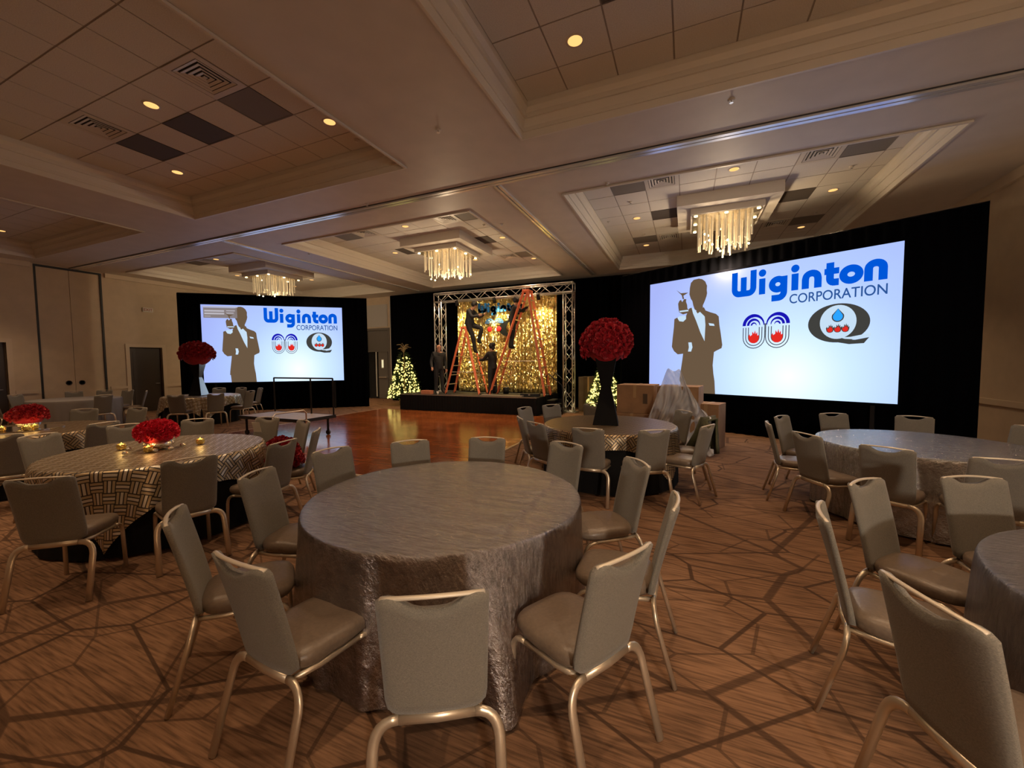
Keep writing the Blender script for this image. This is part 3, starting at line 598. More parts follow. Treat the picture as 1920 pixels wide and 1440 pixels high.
# ------------------------------------------------------------------ chandeliers
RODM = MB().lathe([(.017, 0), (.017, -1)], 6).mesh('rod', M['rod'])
def chandelier(x, y, lab):
    t = thing('chandelier', lab, 'chandelier', (x, y, ZT), 0, 'square tiered rod chandeliers')
    obj('upper_tier', MB().box(-.95, .95, -.95, .95, -.22, .0), M['cornice'], t)
    lt = obj('lower_tier', MB().box(-.68, .68, -.68, .68, -.34, -.221), M['cornice'], t)
    obj('mirror_plate', MB().box(-.64, .64, -.64, .64, -.348, -.341), mat('mirror_plate', (.8, .7, .52), .25, .8), lt)
    rnd = random.Random(int(x*10))
    spots = [(a*.12, b_*.12) for a in range(-4, 5) for b_ in range(-4, 5)]
    for (a, b_) in spots:
        if rnd.random() < .12: continue
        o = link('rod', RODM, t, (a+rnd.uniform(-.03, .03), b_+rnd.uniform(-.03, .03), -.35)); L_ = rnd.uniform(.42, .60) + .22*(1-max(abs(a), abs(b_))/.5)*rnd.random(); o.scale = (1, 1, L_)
    bm_ = MB().lathe([(.035, -.349), (.035, -.362), (.02, -.366)], 12).mesh('lamp_lens', M['bulb'])
    for a, b_ in ((-.58, -.58), (.58, -.58), (.58, .58), (-.58, .58), (0, -.58), (.58, 0), (-.58, 0), (0, .58)): link('lamp_lens', bm_, t, (a, b_, 0))
    tip = MB().ball((0, 0, 0), .022, 8, 6).mesh('bulb_tip', M['bulb'])
    for _ in range(10): link('bulb_tip', tip, t, (rnd.uniform(-.5, .5), rnd.uniform(-.5, .5), -.36-rnd.uniform(.3, .7)))
    ld = bpy.data.lights.new('chandelier_lamp', 'POINT'); ld.energy = 88; ld.color = (1, .74, .46); ld.shadow_soft_size = .12
    l = bpy.data.objects.new('lamp', ld); COL.objects.link(l); l.parent = t; l.location = (0, 0, -1.32)
chandelier(-6.35, 10.1, 'rod chandelier over the dance floor in the far middle coffer')
chandelier(.72, 10.2, 'rod chandelier in front of the large screen')
chandelier(-13.75, 10.1, 'rod chandelier in front of the small far screen')

# ------------------------------------------------------------------ stage, truss, curtain
stg = thing('stage', 'low black stage platform with pleated black skirt', 'stage', (0, 0, 0))
SX0, SX1, SY0, SY1, SZ = -9.32, -4.18, 11.52, 13.75, .57
for i in range(3):
    for j in range(2):
        w, d = (SX1-SX0)/3, (SY1-SY0)/2
        obj('deck_panel', MB().box(SX0+i*w+.004, SX0+(i+1)*w-.004, SY0+j*d+.004, SY0+(j+1)*d-.004, SZ-.05, SZ), M['deck'], stg)
def skirt(p0, p1):
    p0, p1 = Vector((*p0, 0)), Vector((*p1, 0)); d = p1-p0; L_ = d.length; d.normalize(); n_ = Vector((d.y, -d.x, 0)); nx = int(L_/.02)
    def fn(i, j):
        s = L_*i/(nx-1); p = p0+d*s+n_*(.008+.012*math.sin(s*2*math.pi/.11)*(1 if j == 0 else .5)); return (p.x, p.y, (.025, SZ-.02)[j])
    obj('skirt', MB().grid(nx, 2, fn), M['skirt'], stg, True)
skirt((SX0, SY0), (SX1, SY0)); skirt((SX1, SY0), (SX1, SY1)); skirt((SX0, SY1), (SX0, SY0))
obj('edge_strip', MB().box(SX0, SX1, SY0-.012, SY0, SZ-.018, SZ+.002), M['alu'], stg)
for i in range(4):
    for j in range(2): obj('leg', MB().tube([(SX0+.1+i*(SX1-SX0-.2)/3, SY0+.15+j*(SY1-SY0-.3), .0), (SX0+.1+i*(SX1-SX0-.2)/3, SY0+.15+j*(SY1-SY0-.3), SZ-.05)], .02), M['blackmetal'], stg)
st = thing('stage_stairs', 'short black stage steps with a handrail on the right of the stage', 'stairs', (-3.95, 12.4, 0))
for i in range(3): obj('tread', MB().box(-.1+.0, .32-.10*i if False else .34-.13*i, -.35, .35, .14+.14*i, .17+.14*i), M['deck'], st)
obj('side_panel', MB().box(-.1, .2, -.37, -.35, .0, .45), M['skirt'], st); obj('side_panel', MB().box(-.1, .2, .35, .37, .0, .45), M['skirt'], st)
for y in (-.36, .36):
    obj('handrail', MB().tube([(-.08, y, .4), (-.08, y, 1.22), (-.02, y, 1.3), (.40, y, .95), (.44, y, .85), (.42, y, .02)], .018), M['blackmetal'], st, True)

def truss(p, q, wx, parent, up):     # box truss between two points; wx = side
    p, q = Vector(p), Vector(q); d = (q-p); L_ = d.length; d.normalize(); a = Vector(up); b_ = d.cross(a).normalized(); h = wx/2
    cs = [a*h+b_*h, a*h-b_*h, -a*h-b_*h, -a*h+b_*h]
    for c in cs: obj('chord', MB().tube([p+c, q+c], .024, 8), M['alu'], parent, True)
    n = max(2, int(L_/.36))
    for f in range(4):
        c0, c1 = cs[f], cs[(f+1) % 4]
        for i in range(n):
            s0, s1 = p+d*L_*i/n, p+d*L_*(i+1)/n
            obj('brace', MB().tube([s0+(c0 if i % 2 else c1), s1+(c1 if i % 2 else c0)], .011, 6), M['alu'], parent, True)
    for e in (p, q):
        for f in range(4): obj('end_bar', MB().tube([e+cs[f], e+cs[(f+1) % 4]], .018, 6), M['alu'], parent, True)
tr = thing('lighting_truss', 'aluminium box truss arch framing the gold curtain', 'truss', (0, 0, 0))
truss((-8.50, 12.9, SZ+.04), (-8.50, 12.9, 3.92), .30, tr, (1, 0, 0))
truss((-3.54, 12.9, .04), (-3.54, 12.9, 3.92), .30, tr, (1, 0, 0))
truss((-8.66, 12.9, 4.07), (-3.38, 12.9, 4.07), .30, tr, (0, 0, 1))
obj('base_plate', MB().box(-8.7, -8.3, 12.7, 13.1, SZ+.002, SZ+.02), M['alu'], tr); obj('base_plate', MB().box(-3.79, -3.29, 12.65, 13.15, .002, .02), M['alu'], tr)
cx0, cx1 = -7.92, -4.03
def cur(i, j):
    s = i/299; a = .05*math.sin(s*2*math.pi*26+.8*math.sin(s*37))+.02*math.sin(s*2*math.pi*61); return (cx0+(cx1-cx0)*s, 13.2+a*(.7+.3*j/20), SZ+.03+(3.95-SZ)*(1-j/20))
gc = tag(obj('sequin_curtain', MB().grid(300, 21, cur), M['sequin'], None, True), 'shimmering gold sequin curtain hanging from the truss', 'curtain')
gc.modifiers.new('thick', 'SOLIDIFY').thickness = .004
obj('curtain_pole', MB().tube([(cx0-.3, 13.2, 3.99), (cx1+.3, 13.2, 3.99)], .02), M['alu'], gc)
# cut-out letters and logos hung on the curtain
M['b_blue'] = mat('foam_blue', (.03, .17, .46), .9, spec=.05); M['b_navy'] = mat('foam_navy', (.05, .15, .38), .9, spec=.05); M['b_red'] = mat('foam_red', (.75, .03, .035), .9, spec=.05); M['b_black'] = mat('foam_black', (.012, .012, .012), .9, spec=.05)
nb = thing('name_cutout', 'blue cut-out company name hung across the gold curtain', 'lettering', (-6.93, 13.065, 3.84))
for b_ in wiginton(lambda a, b_: ((a-478)*.0030, 0, -b_*.0030), 30): obj('letter', b_, M['b_blue'], nb).modifiers.new('t', 'SOLIDIFY').thickness = .02
fl = thing('logo_cutout', 'navy fountain cut-out with two red flames on the curtain', 'logo', (-6.33, 13.06, 2.98))
for sg in (-1, 1):
    n1, d1, r1 = fountain(0, 0, 1.1, sg, *[(lambda y: (lambda a, b_: (a*.0033, y, -b_*.0033)))(y) for y in (0, .01, -.01)])
    obj('fountain_jets', n1, M['b_navy'], fl).modifiers.new('t', 'SOLIDIFY').thickness = .015
    obj('red_flame', MB().ball((sg*50*1.1*.0033, -.01, -36*1.1*.0033), .095, 14, 10, (1, .25, 1)), M['b_red'], fl, True)
ring_ = MB().grid(48, 2, lambda i, j: ((.36*math.cos(i*math.pi/24), 0, .28*math.sin(i*math.pi/24)) if j == 0 else (.10+.19*math.cos(i*math.pi/24), 0, .235*math.sin(i*math.pi/24))), True)
ql = tag(obj('logo_cutout', ring_, M['b_black'], None, False, (-5.78, 13.06, 2.86)), 'black oval ring cut-out on the curtain partly hidden by the tall ladder', 'logo'); ql.modifiers.new('t', 'SOLIDIFY').thickness = .015
# stage wash lamps clamped to the truss beam
ul = bpy.data.lights.new('wash_lamp', 'SPOT'); ul.energy = 150; ul.color = (1, .86, .46); ul.spot_size = R(95); ul.spot_blend = .8; ul.shadow_soft_size = .06
for i, (x, lab) in enumerate(((-7.6, 'left'), (-6.1, 'middle'), (-4.5, 'right'))):
    t = thing('wash_light', 'small stage wash light clamped to the truss beam, %s one' % lab, 'stage light', (x, 12.62, 3.80), 0, 'wash lights on the truss')
    obj('can', MB().lathe([(.0, .10), (.05, .10), (.06, .0), (.06, -.09)], 14, cap=False), M['blackmetal'], t, True, rot=(R(28), 0, 0)); obj('yoke', MB().tube([(0, 0, .05), (0, .05, .16), (0, .13, .17)], .012), M['blackmetal'], t)
    obj('lens', MB().lathe([(.0, -.08), (.055, -.08)], 14, cap=False), M['bulb'], t, rot=(R(28), 0, 0))
    l = bpy.data.objects.new('lamp', ul); COL.objects.link(l); l.parent = t; l.location = (0, .05, -.10); l.rotation_euler = (R(30), 0, 0)

# ------------------------------------------------------------------ ladders
def ladder(apex, xl, xr, y, lab, nst, rail_r):
    t = thing('step_ladder', lab, 'ladder', (0, 0, 0), 0, 'orange step ladders on the stage'); z0, zt = SZ+.004, apex[1]
    for s, xf in ((-1, xl), (1, xr)):
        for e in (-1, 1):
            top = (apex[0]+s*.07, y+e*.16, zt); bot = (xf, y+e*.30, z0)
            obj('rail', MB().tube([bot, top], rail_r, 4, rail_r*.6), M['orange'], t); obj('foot', MB().cbox((xf, y+e*.30, z0+.02), (.09, .06, .04)), M['black'], t)
        for i in range(1, nst):
            f_ = i/nst; x = xf+(apex[0]+s*.07-xf)*f_; w = .30-.14*f_; z = z0+(zt-z0)*f_
            obj('step', MB().box(x-.045, x+.045, y-w, y+w, z-.012, z+.012) if s*(-1 if nst < 9 else 1) < 0 or True else MB(), M['step'], t)
    obj('top_cap', MB().box(apex[0]-.11, apex[0]+.11, y-.20, y+.20, zt-.03, zt+.03), M['orange'], t)
    f_ = .33; zz = z0+(zt-z0)*f_
    for e in (-1, 1): obj('spreader', MB().tube([(xl+(apex[0]-.07-xl)*f_, y+e*.25, zz), (xr+(apex[0]+.07-xr)*f_, y+e*.25, zz)], .011, 6), M['step'], t)
LY = 12.42
ladder((-7.12, 2.88), -7.82, -6.46, LY, 'short orange fibreglass step ladder with a man sitting on top', 7, .062)
ladder((-4.80, 3.98), -6.08, -4.12, LY, 'tall orange fibreglass step ladder on the right half of the stage', 11, .070)

# ------------------------------------------------------------------ people
def person(name, lab, J, hair=True, bun=False, face=(1, 0)):
    """J: joint name -> world point. One continuous skinned figure, clothes/hair as children."""
    V, E, Rd, grp = [], [], [], []
    def add(p, r_, par=None, g='suit'):
        V.append(Vector(p)); Rd.append(r_); grp.append(g)
        if par is not None: E.append((par, len(V)-1))
        return len(V)-1
    P_ = {a: Vector(b_) for a, b_ in J.items()}
    pel = add(P_['pelvis'], (.155, .13)); mid = add(P_['pelvis'].lerp(P_['chest'], .5), (.150, .12), pel); ch = add(P_['chest'], (.185, .125), mid)
    nk = add(P_['chest'].lerp(P_['head'], .55), (.052, .052), ch, 'skin')
    f2 = Vector((*face, 0)).normalized(); hd = P_['head']; upv = (hd-P_['chest']).normalized()
    jaw = add(hd-upv*.055+f2*.018, (.062, .066), nk, 'skin'); cr = add(hd+upv*.035, (.078, .088), jaw, 'skin'); add(hd+upv*.105, (.050, .058), cr, 'skin')
    add(hd+f2*.105-upv*.012, (.013, .013), jaw, 'skin')
    side = Vector((-f2.y, f2.x, 0))
    for s in (-1, 1): add(hd+side*s*.088, (.016, .02), cr, 'skin')
    for s in 'lr':
        sh = add(P_['sh_'+s], (.080, .075), ch); el = add(P_['el_'+s], (.060, .060), sh); wr = add(P_['wr_'+s], (.045, .045), el)
        d = (P_['wr_'+s]-P_['el_'+s]).normalized(); pa = add(P_['wr_'+s]+d*.05, (.036, .022), wr, 'skin'); w_ = d.cross(f2)
        if w_.length < .1: w_ = d.cross(Vector((0, 0, 1)))
        w_.normalize(); c_ = d.cross(w_).normalized()
        for i, (off, ln) in enumerate(((-.028, .058), (-.010, .070), (.010, .066), (.027, .052))):
            k1 = add(P_['wr_'+s]+d*.095+w_*off, (.010, .010), pa, 'skin'); k2 = add(V[k1]+d*ln*.55+c_*.010, (.009, .009), k1, 'skin'); add(V[k2]+d*ln*.35+c_*.022, (.007, .007), k2, 'skin')
        t1 = add(P_['wr_'+s]+d*.055-w_*.045, (.011, .011), pa, 'skin'); add(V[t1]+d*.035-w_*.012+c_*.012, (.009, .009), t1, 'skin')
        hp = add(P_['hip_'+s], (.112, .112), pel); kn = add(P_['kn_'+s], (.085, .085), hp); an = add(P_['an_'+s], (.068, .068), kn); add(P_['toe_'+s], (.040, .028), an, 'shoe'); he = add(P_['an_'+s]+(P_['an_'+s]-P_['toe_'+s]).normalized()*.045+Vector((0, 0, P_['toe_'+s].z-P_['an_'+s].z)), (.036, .03), an, 'shoe')
    me = bpy.data.meshes.new('body'); me.from_pydata(V, E, []); me.update()
    tmp = bpy.data.objects.new('tmp_body', me); COL.objects.link(tmp)
    sk = tmp.modifiers.new('skin', 'SKIN'); sk.use_smooth_shade = True; sb = tmp.modifiers.new('sub', 'SUBSURF'); sb.levels = 1; sb.render_levels = 1
    for i, r_ in enumerate(Rd): me.skin_vertices[0].data[i].radius = r_; me.skin_vertices[0].data[i].use_root = (i == 0)
    bpy.context.view_layer.update(); dg = bpy.context.evaluated_depsgraph_get(); nm = bpy.data.meshes.new_from_object(tmp.evaluated_get(dg)); bpy.data.objects.remove(tmp)
    nm.materials.clear(); [nm.materials.append(M[a]) for a in ('suit', 'skin', 'shoe')]
    idx = {'suit': 0, 'skin': 1, 'shoe': 2}
    for pl in nm.polygons:
        b_ = min(range(len(V)), key=lambda i: (V[i]-pl.center).length-Rd[i][0]*.8); pl.material_index = idx[grp[b_]]; pl.use_smooth = True
    base = Vector((P_['pelvis'].x, P_['pelvis'].y, min(P_['toe_l'].z, P_['toe_r'].z)-.03))
    for v in nm.vertices: v.co -= base
    o = tag(link('person', nm, None, base), lab, 'person')
    loc = lambda p: Vector(p)-base
    e_ = MB(); [e_.ball(loc(hd+f2*.078+side*s*.032+upv*.012), .011, 6, 5) for s in (-1, 1)]; obj('eyes', e_, M['hair'], o, True)
    e_ = MB().ball(loc(hd+f2*.082-upv*.055), .022, 8, 5, (.6, .6, .3)); obj('mouth', e_, mat('lips', (.35, .12, .09), .5), o, True)
    if hair:
        h_ = MB(); c = loc(hd+upv*.045-f2*.018)
        h_.ball(c, .108, 14, 10, (1, 1, 1.0)); 
        for _ in range(26):
            a = random.uniform(0, 6.28); z_ = random.uniform(.2, .95); h_.ball(c+Vector((math.cos(a)*.1*math.sqrt(1-z_*z_), math.sin(a)*.1*math.sqrt(1-z_*z_), .1*z_)), .022, 5, 4)
        if bun: h_.ball(loc(hd+upv*.10-f2*.11), .06, 10, 8); h_.ball(loc(hd-upv*.03-f2*.075), .065, 10, 8)
        obj('hair', h_, M['hair'], o, True)
    # jacket hem and collar
    j_ = MB().tube([loc(P_['pelvis']-upv*.07), loc(P_['pelvis']), loc(P_['pelvis'].lerp(P_['chest'], .4))], .165, 14, .145, up=(*side, 0)[:3], cap=False); obj('jacket_hem', j_, M['suit'], o, True)
    c_ = MB().tube([loc(P_['chest']+upv*.06), loc(P_['chest'].lerp(P_['head'], .45))], .085, 12, .08, cap=False, taper=[1.25, .8]); obj('collar', c_, M['suit'], o, True)
    return o
def pose(x, y, z, lean=(0, 0), face=(1, 0), h=1.0):
    """upright default pose with feet at x,y,z facing face"""
    f = Vector((*face, 0)).normalized(); s = Vector((-f.y, f.x, 0)); B = Vector((x, y, z)); U = Vector((0, 0, h)); lv = Vector((*lean, 0))
    g = lambda a, b_, c: B+f*a+s*b_+U*c+lv*c
    return dict(pelvis=g(0, 0, .95), chest=g(.0, 0, 1.30), head=g(.03, 0, 1.60), sh_l=g(0, .19, 1.40), sh_r=g(0, -.19, 1.40), el_l=g(-.04, .25, 1.12), el_r=g(-.04, -.25, 1.12), wr_l=g(.05, .25, .88), wr_r=g(.05, -.25, .88),
                hip_l=g(0, .09, .88), hip_r=g(0, -.09, .88), kn_l=g(.02, .10, .50), kn_r=g(.02, -.10, .50), an_l=g(-.02, .11, .09), an_r=g(-.02, -.11, .09), toe_l=g(.13, .13, .035), toe_r=g(.13, -.13, .035)), g
J, g = pose(-8.10, 12.15, SZ, face=(.75, -.65), h=1.02)
J['el_r'] = g(.02, -.28, 1.12); J['wr_r'] = g(.20, -.30, .93); J['an_l'] = g(.06, .12, .09); J['toe_l'] = g(.20, .14, .035)
person('person', 'bald man in black standing at the left end of the stage', J, hair=False, face=(.9, -.45))
x, y = -6.98, LY
J = dict(pelvis=(x-.02, y, 3.03), chest=(x+.06, y, 3.37), head=(x+.20, y-.02, 3.64), sh_l=(x+.08, y+.19, 3.45), sh_r=(x+.08, y-.19, 3.45), el_l=(x+.26, y+.24, 3.24), el_r=(x+.24, y-.26, 3.22), wr_l=(x+.46, y+.18, 3.32), wr_r=(x+.42, y-.16, 3.26),
         hip_l=(x+.02, y+.10, 2.98), hip_r=(x+.02, y-.10, 2.98), kn_l=(x+.42, y+.14, 2.86), kn_r=(x+.40, y-.14, 2.80), an_l=(x+.28, y+.12, 2.40), an_r=(x+.24, y-.12, 2.38), toe_l=(x+.40, y+.14, 2.33), toe_r=(x+.36, y-.14, 2.30))
J['an_r'] = (x+.27, y-.12, 2.06); J['kn_r'] = (x+.22, y-.14, 2.52); J['toe_r'] = (x+.40, y-.14, 2.0); J['hip_r'] = (x, y-.10, 2.97)
person('person', 'man in black perched on the short ladder leaning towards the curtain', J, face=(.95, -.3))
J, g = pose(-5.42, LY, 2.10, lean=(.10, 0), face=(.85, .5), h=1.0)
J['el_l'] = g(.18, .22, 1.20); J['wr_l'] = g(.38, .16, 1.30); J['el_r'] = g(.20, -.22, 1.22); J['wr_r'] = g(.40, -.14, 1.36); J['head'] = g(.05, 0, 1.58)
person('person', 'man in black standing on the left side of the tall ladder', J, face=(.6, .8))
J, g = pose(-6.02, 12.25, SZ, face=(-.9, .3), h=1.0)
J['el_l'] = g(.22, .2, 1.18); J['wr_l'] = g(.44, .14, 1.18); J['el_r'] = g(.24, -.18, 1.20); J['wr_r'] = g(.48, -.1, 1.22)
person('person', 'dark haired person in black on the stage steadying the short ladder', J, bun=True, face=(-.9, .35))

# things lying on the stage
bx = tag(bevel(obj('tool_box', MB().box(-.20, .20, -.10, .10, 0, .13), mat('orange_case', (.62, .24, .13), .5), None, False, (-8.36, 11.78, SZ+.002)), .01), 'small orange brown case at the front left of the stage', 'case'); obj('handle', MB().tube([(-.07, 0, .13), (-.06, 0, .16), (.06, 0, .16), (.07, 0, .13)], .008), M['black'], bx)
tag(obj('cup', MB().lathe([(.03, 0), (.04, .10), (.036, .10), (.028, .01)], 14), M['white'], None, True, (-7.9, 11.75, SZ+.002)), 'small white cup on the stage edge beside the orange case', 'cup')
pn = tag(obj('metal_panel', MB().box(-.75, .75, -.16, .16, 0, .03), M['alu'], None, False, (-5.45, 11.80, SZ+.002), R(-2)), 'flat silver panel lying on the stage front', 'panel'); obj('panel_rib', MB().box(-.74, .74, -.02, .02, .03, .04), M['alu'], pn)
cs = tag(bevel(obj('gear_case', MB().box(-.30, .30, -.14, .14, 0, .10), M['black'], None, False, (-4.55, 11.95, SZ+.002), R(8)), .01), 'low black case at the front right corner of the stage', 'case'); obj('latch', MB().box(-.03, .03, -.15, -.14, .04, .08), M['alu'], cs)
bk = thing('bucket', 'small dark bucket behind the tall ladder on the stage', 'bucket', (-5.75, 12.75, SZ+.002)); obj('pail', MB().lathe([(.09, 0), (.12, .22), (.115, .22), (.085, .01)], 16), M['black'], bk, True); obj('handle', MB().tube([(-.115, 0, .21), (-.08, 0, .30), (.08, 0, .30), (.115, 0, .21)], .006), M['alu'], bk)

# ------------------------------------------------------------------ lit trees
def tree(x, y, h, rad, lab, seed):
    rnd = random.Random(seed); t = thing('christmas_tree', lab, 'tree', (x, y, 0), 0, 'lit trees flanking the stage'); f = MB(); zb = .28
    for i in range(2600):
        u_ = rnd.random(); z_ = zb+(h-zb)*(1-math.sqrt(1-u_*.98)); rr = rad*(1-(z_-zb)/(h-zb))**.9*rnd.uniform(.45, 1.05)+.02; a = rnd.uniform(0, 6.283)
        c = Vector((rr*math.cos(a), rr*math.sin(a), z_)); d = Vector((math.cos(a)+rnd.uniform(-.5, .5), math.sin(a)+rnd.uniform(-.5, .5), rnd.uniform(-.5, .25))).normalized(); s = d.cross(Vector((rnd.uniform(-1, 1), rnd.uniform(-1, 1), 1))).normalized(); l_ = rnd.uniform(.06, .13)
        f.add([c-s*.018, c+s*.018, c+d*l_+s*.004, c+d*l_-s*.004], [(0,1,2,3)])
    o = obj('foliage', f, M['needle'], t); o['kind'] = 'stuff'
    b_ = MB()
    for i in range(330):
        u_ = rnd.random(); z_ = zb+.02+(h*.93-zb)*(1-math.sqrt(1-u_*.97)); rr = rad*(1-(z_-zb)/(h-zb))**.9*rnd.uniform(.85, 1.05)+.02; a = rnd.uniform(0, 6.283)
        b_.ball((rr*math.cos(a), rr*math.sin(a), z_), rnd.uniform(.020, .034), 6, 4)
    o = obj('string_lights', b_, M['treebulb'], t); o['kind'] = 'stuff'
    tw = MB()
    for i in range(34):
        a = rnd.uniform(0, 6.283); l_ = rnd.uniform(.12, .30); b0 = Vector((0, 0, h-.16+rnd.uniform(-.2, .1))); tw.tube([b0, b0+Vector((math.cos(a)*l_*.5, math.sin(a)*l_*.5, l_*.6)), b0+Vector((math.cos(a)*l_, math.sin(a)*l_, l_*.55))], .006, 4)
    obj('twig_topper', tw, M['twig'], t)
    obj('trunk', MB().lathe([(.045, .2), (.03, h*.5), (.008, h)], 8), M['burlap'], t)
    obj('burlap_wrap', MB().grid(24, 6, lambda i, j: ((.17+.05*math.sin(j*.9)+.015*math.sin(i*3.1+j))*math.cos(i*math.pi/12), (.17+.05*math.sin(j*.9)+.015*math.sin(i*3.1+j))*math.sin(i*math.pi/12), .002+j*.065), True), M['burlap'], t, True)
tree(-10.42, 13.15, 2.40, .66, 'lit conical tree with glittering twigs left of the stage', 3)
tree(-2.35, 12.75, 1.82, .56, 'lit tree half hidden behind the tall black rose vase', 5)
ms = thing('microphone_stand', 'thin black microphone stand in front of the left tree', 'stand', (-9.62, 12.0, SZ+.002)); obj('base', MB().lathe([(.12, 0), (.12, .015), (.02, .03)], 16), M['black'], ms); obj('pole', MB().tube([(0, 0, .02), (0, 0, .95)], .01), M['black'], ms); obj('boom', MB().tube([(-.05, 0, .90), (.35, 0, 1.10)], .007), M['black'], ms)
ms.location = (-9.15, 11.75, SZ+.002)

# ------------------------------------------------------------------ chairs
def make_chair():
    t = thing('banquet_chair', '', 'chair', (0, 0, 0))
    # seat cushion
    n = 14; w, d = .195, .215
    def se(i, j):
        a = 2*math.pi*i/36; ca, sa = math.cos(a), math.sin(a); k_ = (abs(ca)**4+abs(sa)**4)**-.25; ins, z_ = ((.93, .405), (1.0, .425), (1.0, .455), (.95, .475), (.75, .487), (.0, .490))[j]
        return (w*ins*k_*ca*(.96 if sa < 0 else 1), .0+d*ins*k_*sa, z_-.012*max(0, sa)*(j > 1))
    q = MB().grid(36, 6, se, True); q.f.append(tuple(range(36))[::-1]); obj('seat', q, M['seat'], t, True)
    # backrest: curved panel with a hand notch
    nx, nz = 19, 12; th = .034
    def bp(i, j, side):
        u_ = -1+2*i/(nx-1); f_ = j/(nz-1); x = .182*u_*(1+.03*f_)
        zt = .908-.045*math.exp(-(u_/.52)**4)-.020*abs(u_)**10; zb = .415+.025*abs(u_)**8; z_ = zb+(zt-zb)*f_
        rr = 1-.03*max(0, (.06-f_))/.06 ; y_ = -.205-.105*(max(0, z_-.42)/.48)**1.15-.030*(1-u_*u_)*(.4+.6*f_)
        edge = max(abs(u_), 0)**14; return (x*rr, y_+side*(th/2)*(1-.5*edge), z_)
    q = MB(); q.grid(nx, nz, lambda i, j: bp(i, j, 1)); q.grid(nx, nz, lambda i, j: bp(i, j, -1)); N_ = nx*nz
    q.f = [f[::-1] for f in q.f[:(nx-1)*(nz-1)]] + q.f[(nx-1)*(nz-1):]
    bd_ = [i for i in range(nx)]+[j*nx+nx-1 for j in range(1, nz)]+[(nz-1)*nx+i for i in range(nx-2, -1, -1)]+[j*nx for j in range(nz-2, 0, -1)]
    q.f += [(bd_[i], bd_[(i+1) % len(bd_)], bd_[(i+1) % len(bd_)]+N_, bd_[i]+N_) for i in range(len(bd_))]
    obj('backrest', q, M['chairback'], t, True)
    pts = []
    for i in range(13):
        u_ = -.92+1.84*i/12; y_ = -.205-.105-.030*(1-u_*u_); pts.append((.182*1.02*u_, y_, .905-.012*(u_*u_)+.004))
    obj('hand_bar', MB().tube(pts, .010, 8, .007), M['barwood'], t, True)
    def bend(a, c, b_, n_=6):
        a, c, b_ = Vector(a), Vector(c), Vector(b_); return [a.lerp(c, k_/n_).lerp(c.lerp(b_, k_/n_), k_/n_) for k_ in range(n_+1)]
    for s in (-1, 1):
        obj('leg', MB().tube(bend((s*.135, -.225, .400), (s*.218, -.225, .400), (s*.224, -.245, .31))+[Vector((s*.232, -.335, .003))], .021, 8, .013, up=(0, 1, 0)), M['leg'], t, True)
        obj('leg', MB().tube(bend((s*.185, .09, .392), (s*.185, .175, .392), (s*.186, .182, .31))+[Vector((s*.192, .19, .003))], .012, 8, .016, up=(1, 0, 0)), M['leg'], t, True)
        obj('side_rail', MB().tube([(s*.185, .09, .392), (s*.17, -.10, .392), (s*.145, -.225, .395)], .012, 8, .014), M['leg'], t, True)
    obj('rear_rail', MB().tube([(-.135, -.225, .400), (0, -.232, .400), (.135, -.225, .400)], .021, 8, .013, up=(0, 1, 0)), M['leg'], t, True)
    return t
chair0 = make_chair(); chair_used = [False]; CHAIRS = {}
def chair(top, face_to, lab, grp, key=None, jit=0):
    """top = plan position of the middle of the back's top edge; chair faces the point face_to"""
    d = Vector((face_to[0]-top[0], face_to[1]-top[1])); d.normalize(); a = math.atan2(d.y, d.x)-math.pi/2+R(jit); d = Vector((-math.sin(a), math.cos(a)))
    c = Vector(top)+d*.32
    o = copy_tree(chair0) if chair_used[0] else chair0; chair_used[0] = True
    o.location = (c.x, c.y, 0); o.rotation_euler = (0, 0, a); o['label'] = lab; o['category'] = 'chair'; o['group'] = grp
    if key: CHAIRS[key] = o
    return o
T1, T2, T3, T4, T5, T6, T7, T8 = (-1.51, 2.34), (-5.12, 2.42), (-8.55, 2.45), (-12.95, 7.15), (-15.35, 5.35), (-1.02, 5.85), (2.32, 5.66), (2.10, 2.20)
def ring_chairs(T, tname, items, grp):
    for top, lab, *rest in items:
        chair(top, T, 'taupe banquet chair at the %s, %s' % (tname, lab), grp, rest[0] if rest else None, rest[1] if len(rest) > 1 else 0)
ring_chairs(T1, 'grey satin table', [((-.76,1.08),'back to the viewer at bottom centre'),((-1.60,.98),'angled at front left with its seat showing'),((-2.41,1.17),'seen edge on at far left'),((-2.79,1.86),'behind the left one on the left side'),((-2.91,2.63),'left of the three behind the table'),((-2.48,3.19),'middle of the three behind the table'),((-1.84,3.61),'right of the three behind the table'),((-1.02,3.64),'at back right against the woven table'),((-.33,3.17),'on the right side, turned towards the table'),((-.05,2.36),'seen edge on at right'),((-.21,1.61),'angled at front right with its seat showing')], 'chairs around the near grey satin table')
ring_chairs(T2, 'pink rose table', [((-4.05,1.20),'cut by the left picture edge'),((-3.73,1.95),'back to the viewer in front'),((-3.65,2.73),'at the right front'),((-3.94,3.37),'edge on at the right','t2edge'),((-4.70,3.82),'behind right, by the cart','t2red'),((-5.50,3.88),'behind right with a paper card taped on','t2card'),((-6.28,3.40),'behind the roses on the right'),((-6.62,2.75),'behind the roses on the left'),((-6.60,1.98),'on its far left side')], 'chairs around the woven table with pink roses')
ring_chairs(T3, 'left edge candle table', [((-7.15,2.75),'edge on between the two rose tables'),((-7.02,1.80),'at the extreme left picture edge'),((-9.70,3.48),'behind it on the left'),((-9.05,3.95),'behind it on the right')], 'chairs around the left edge table')
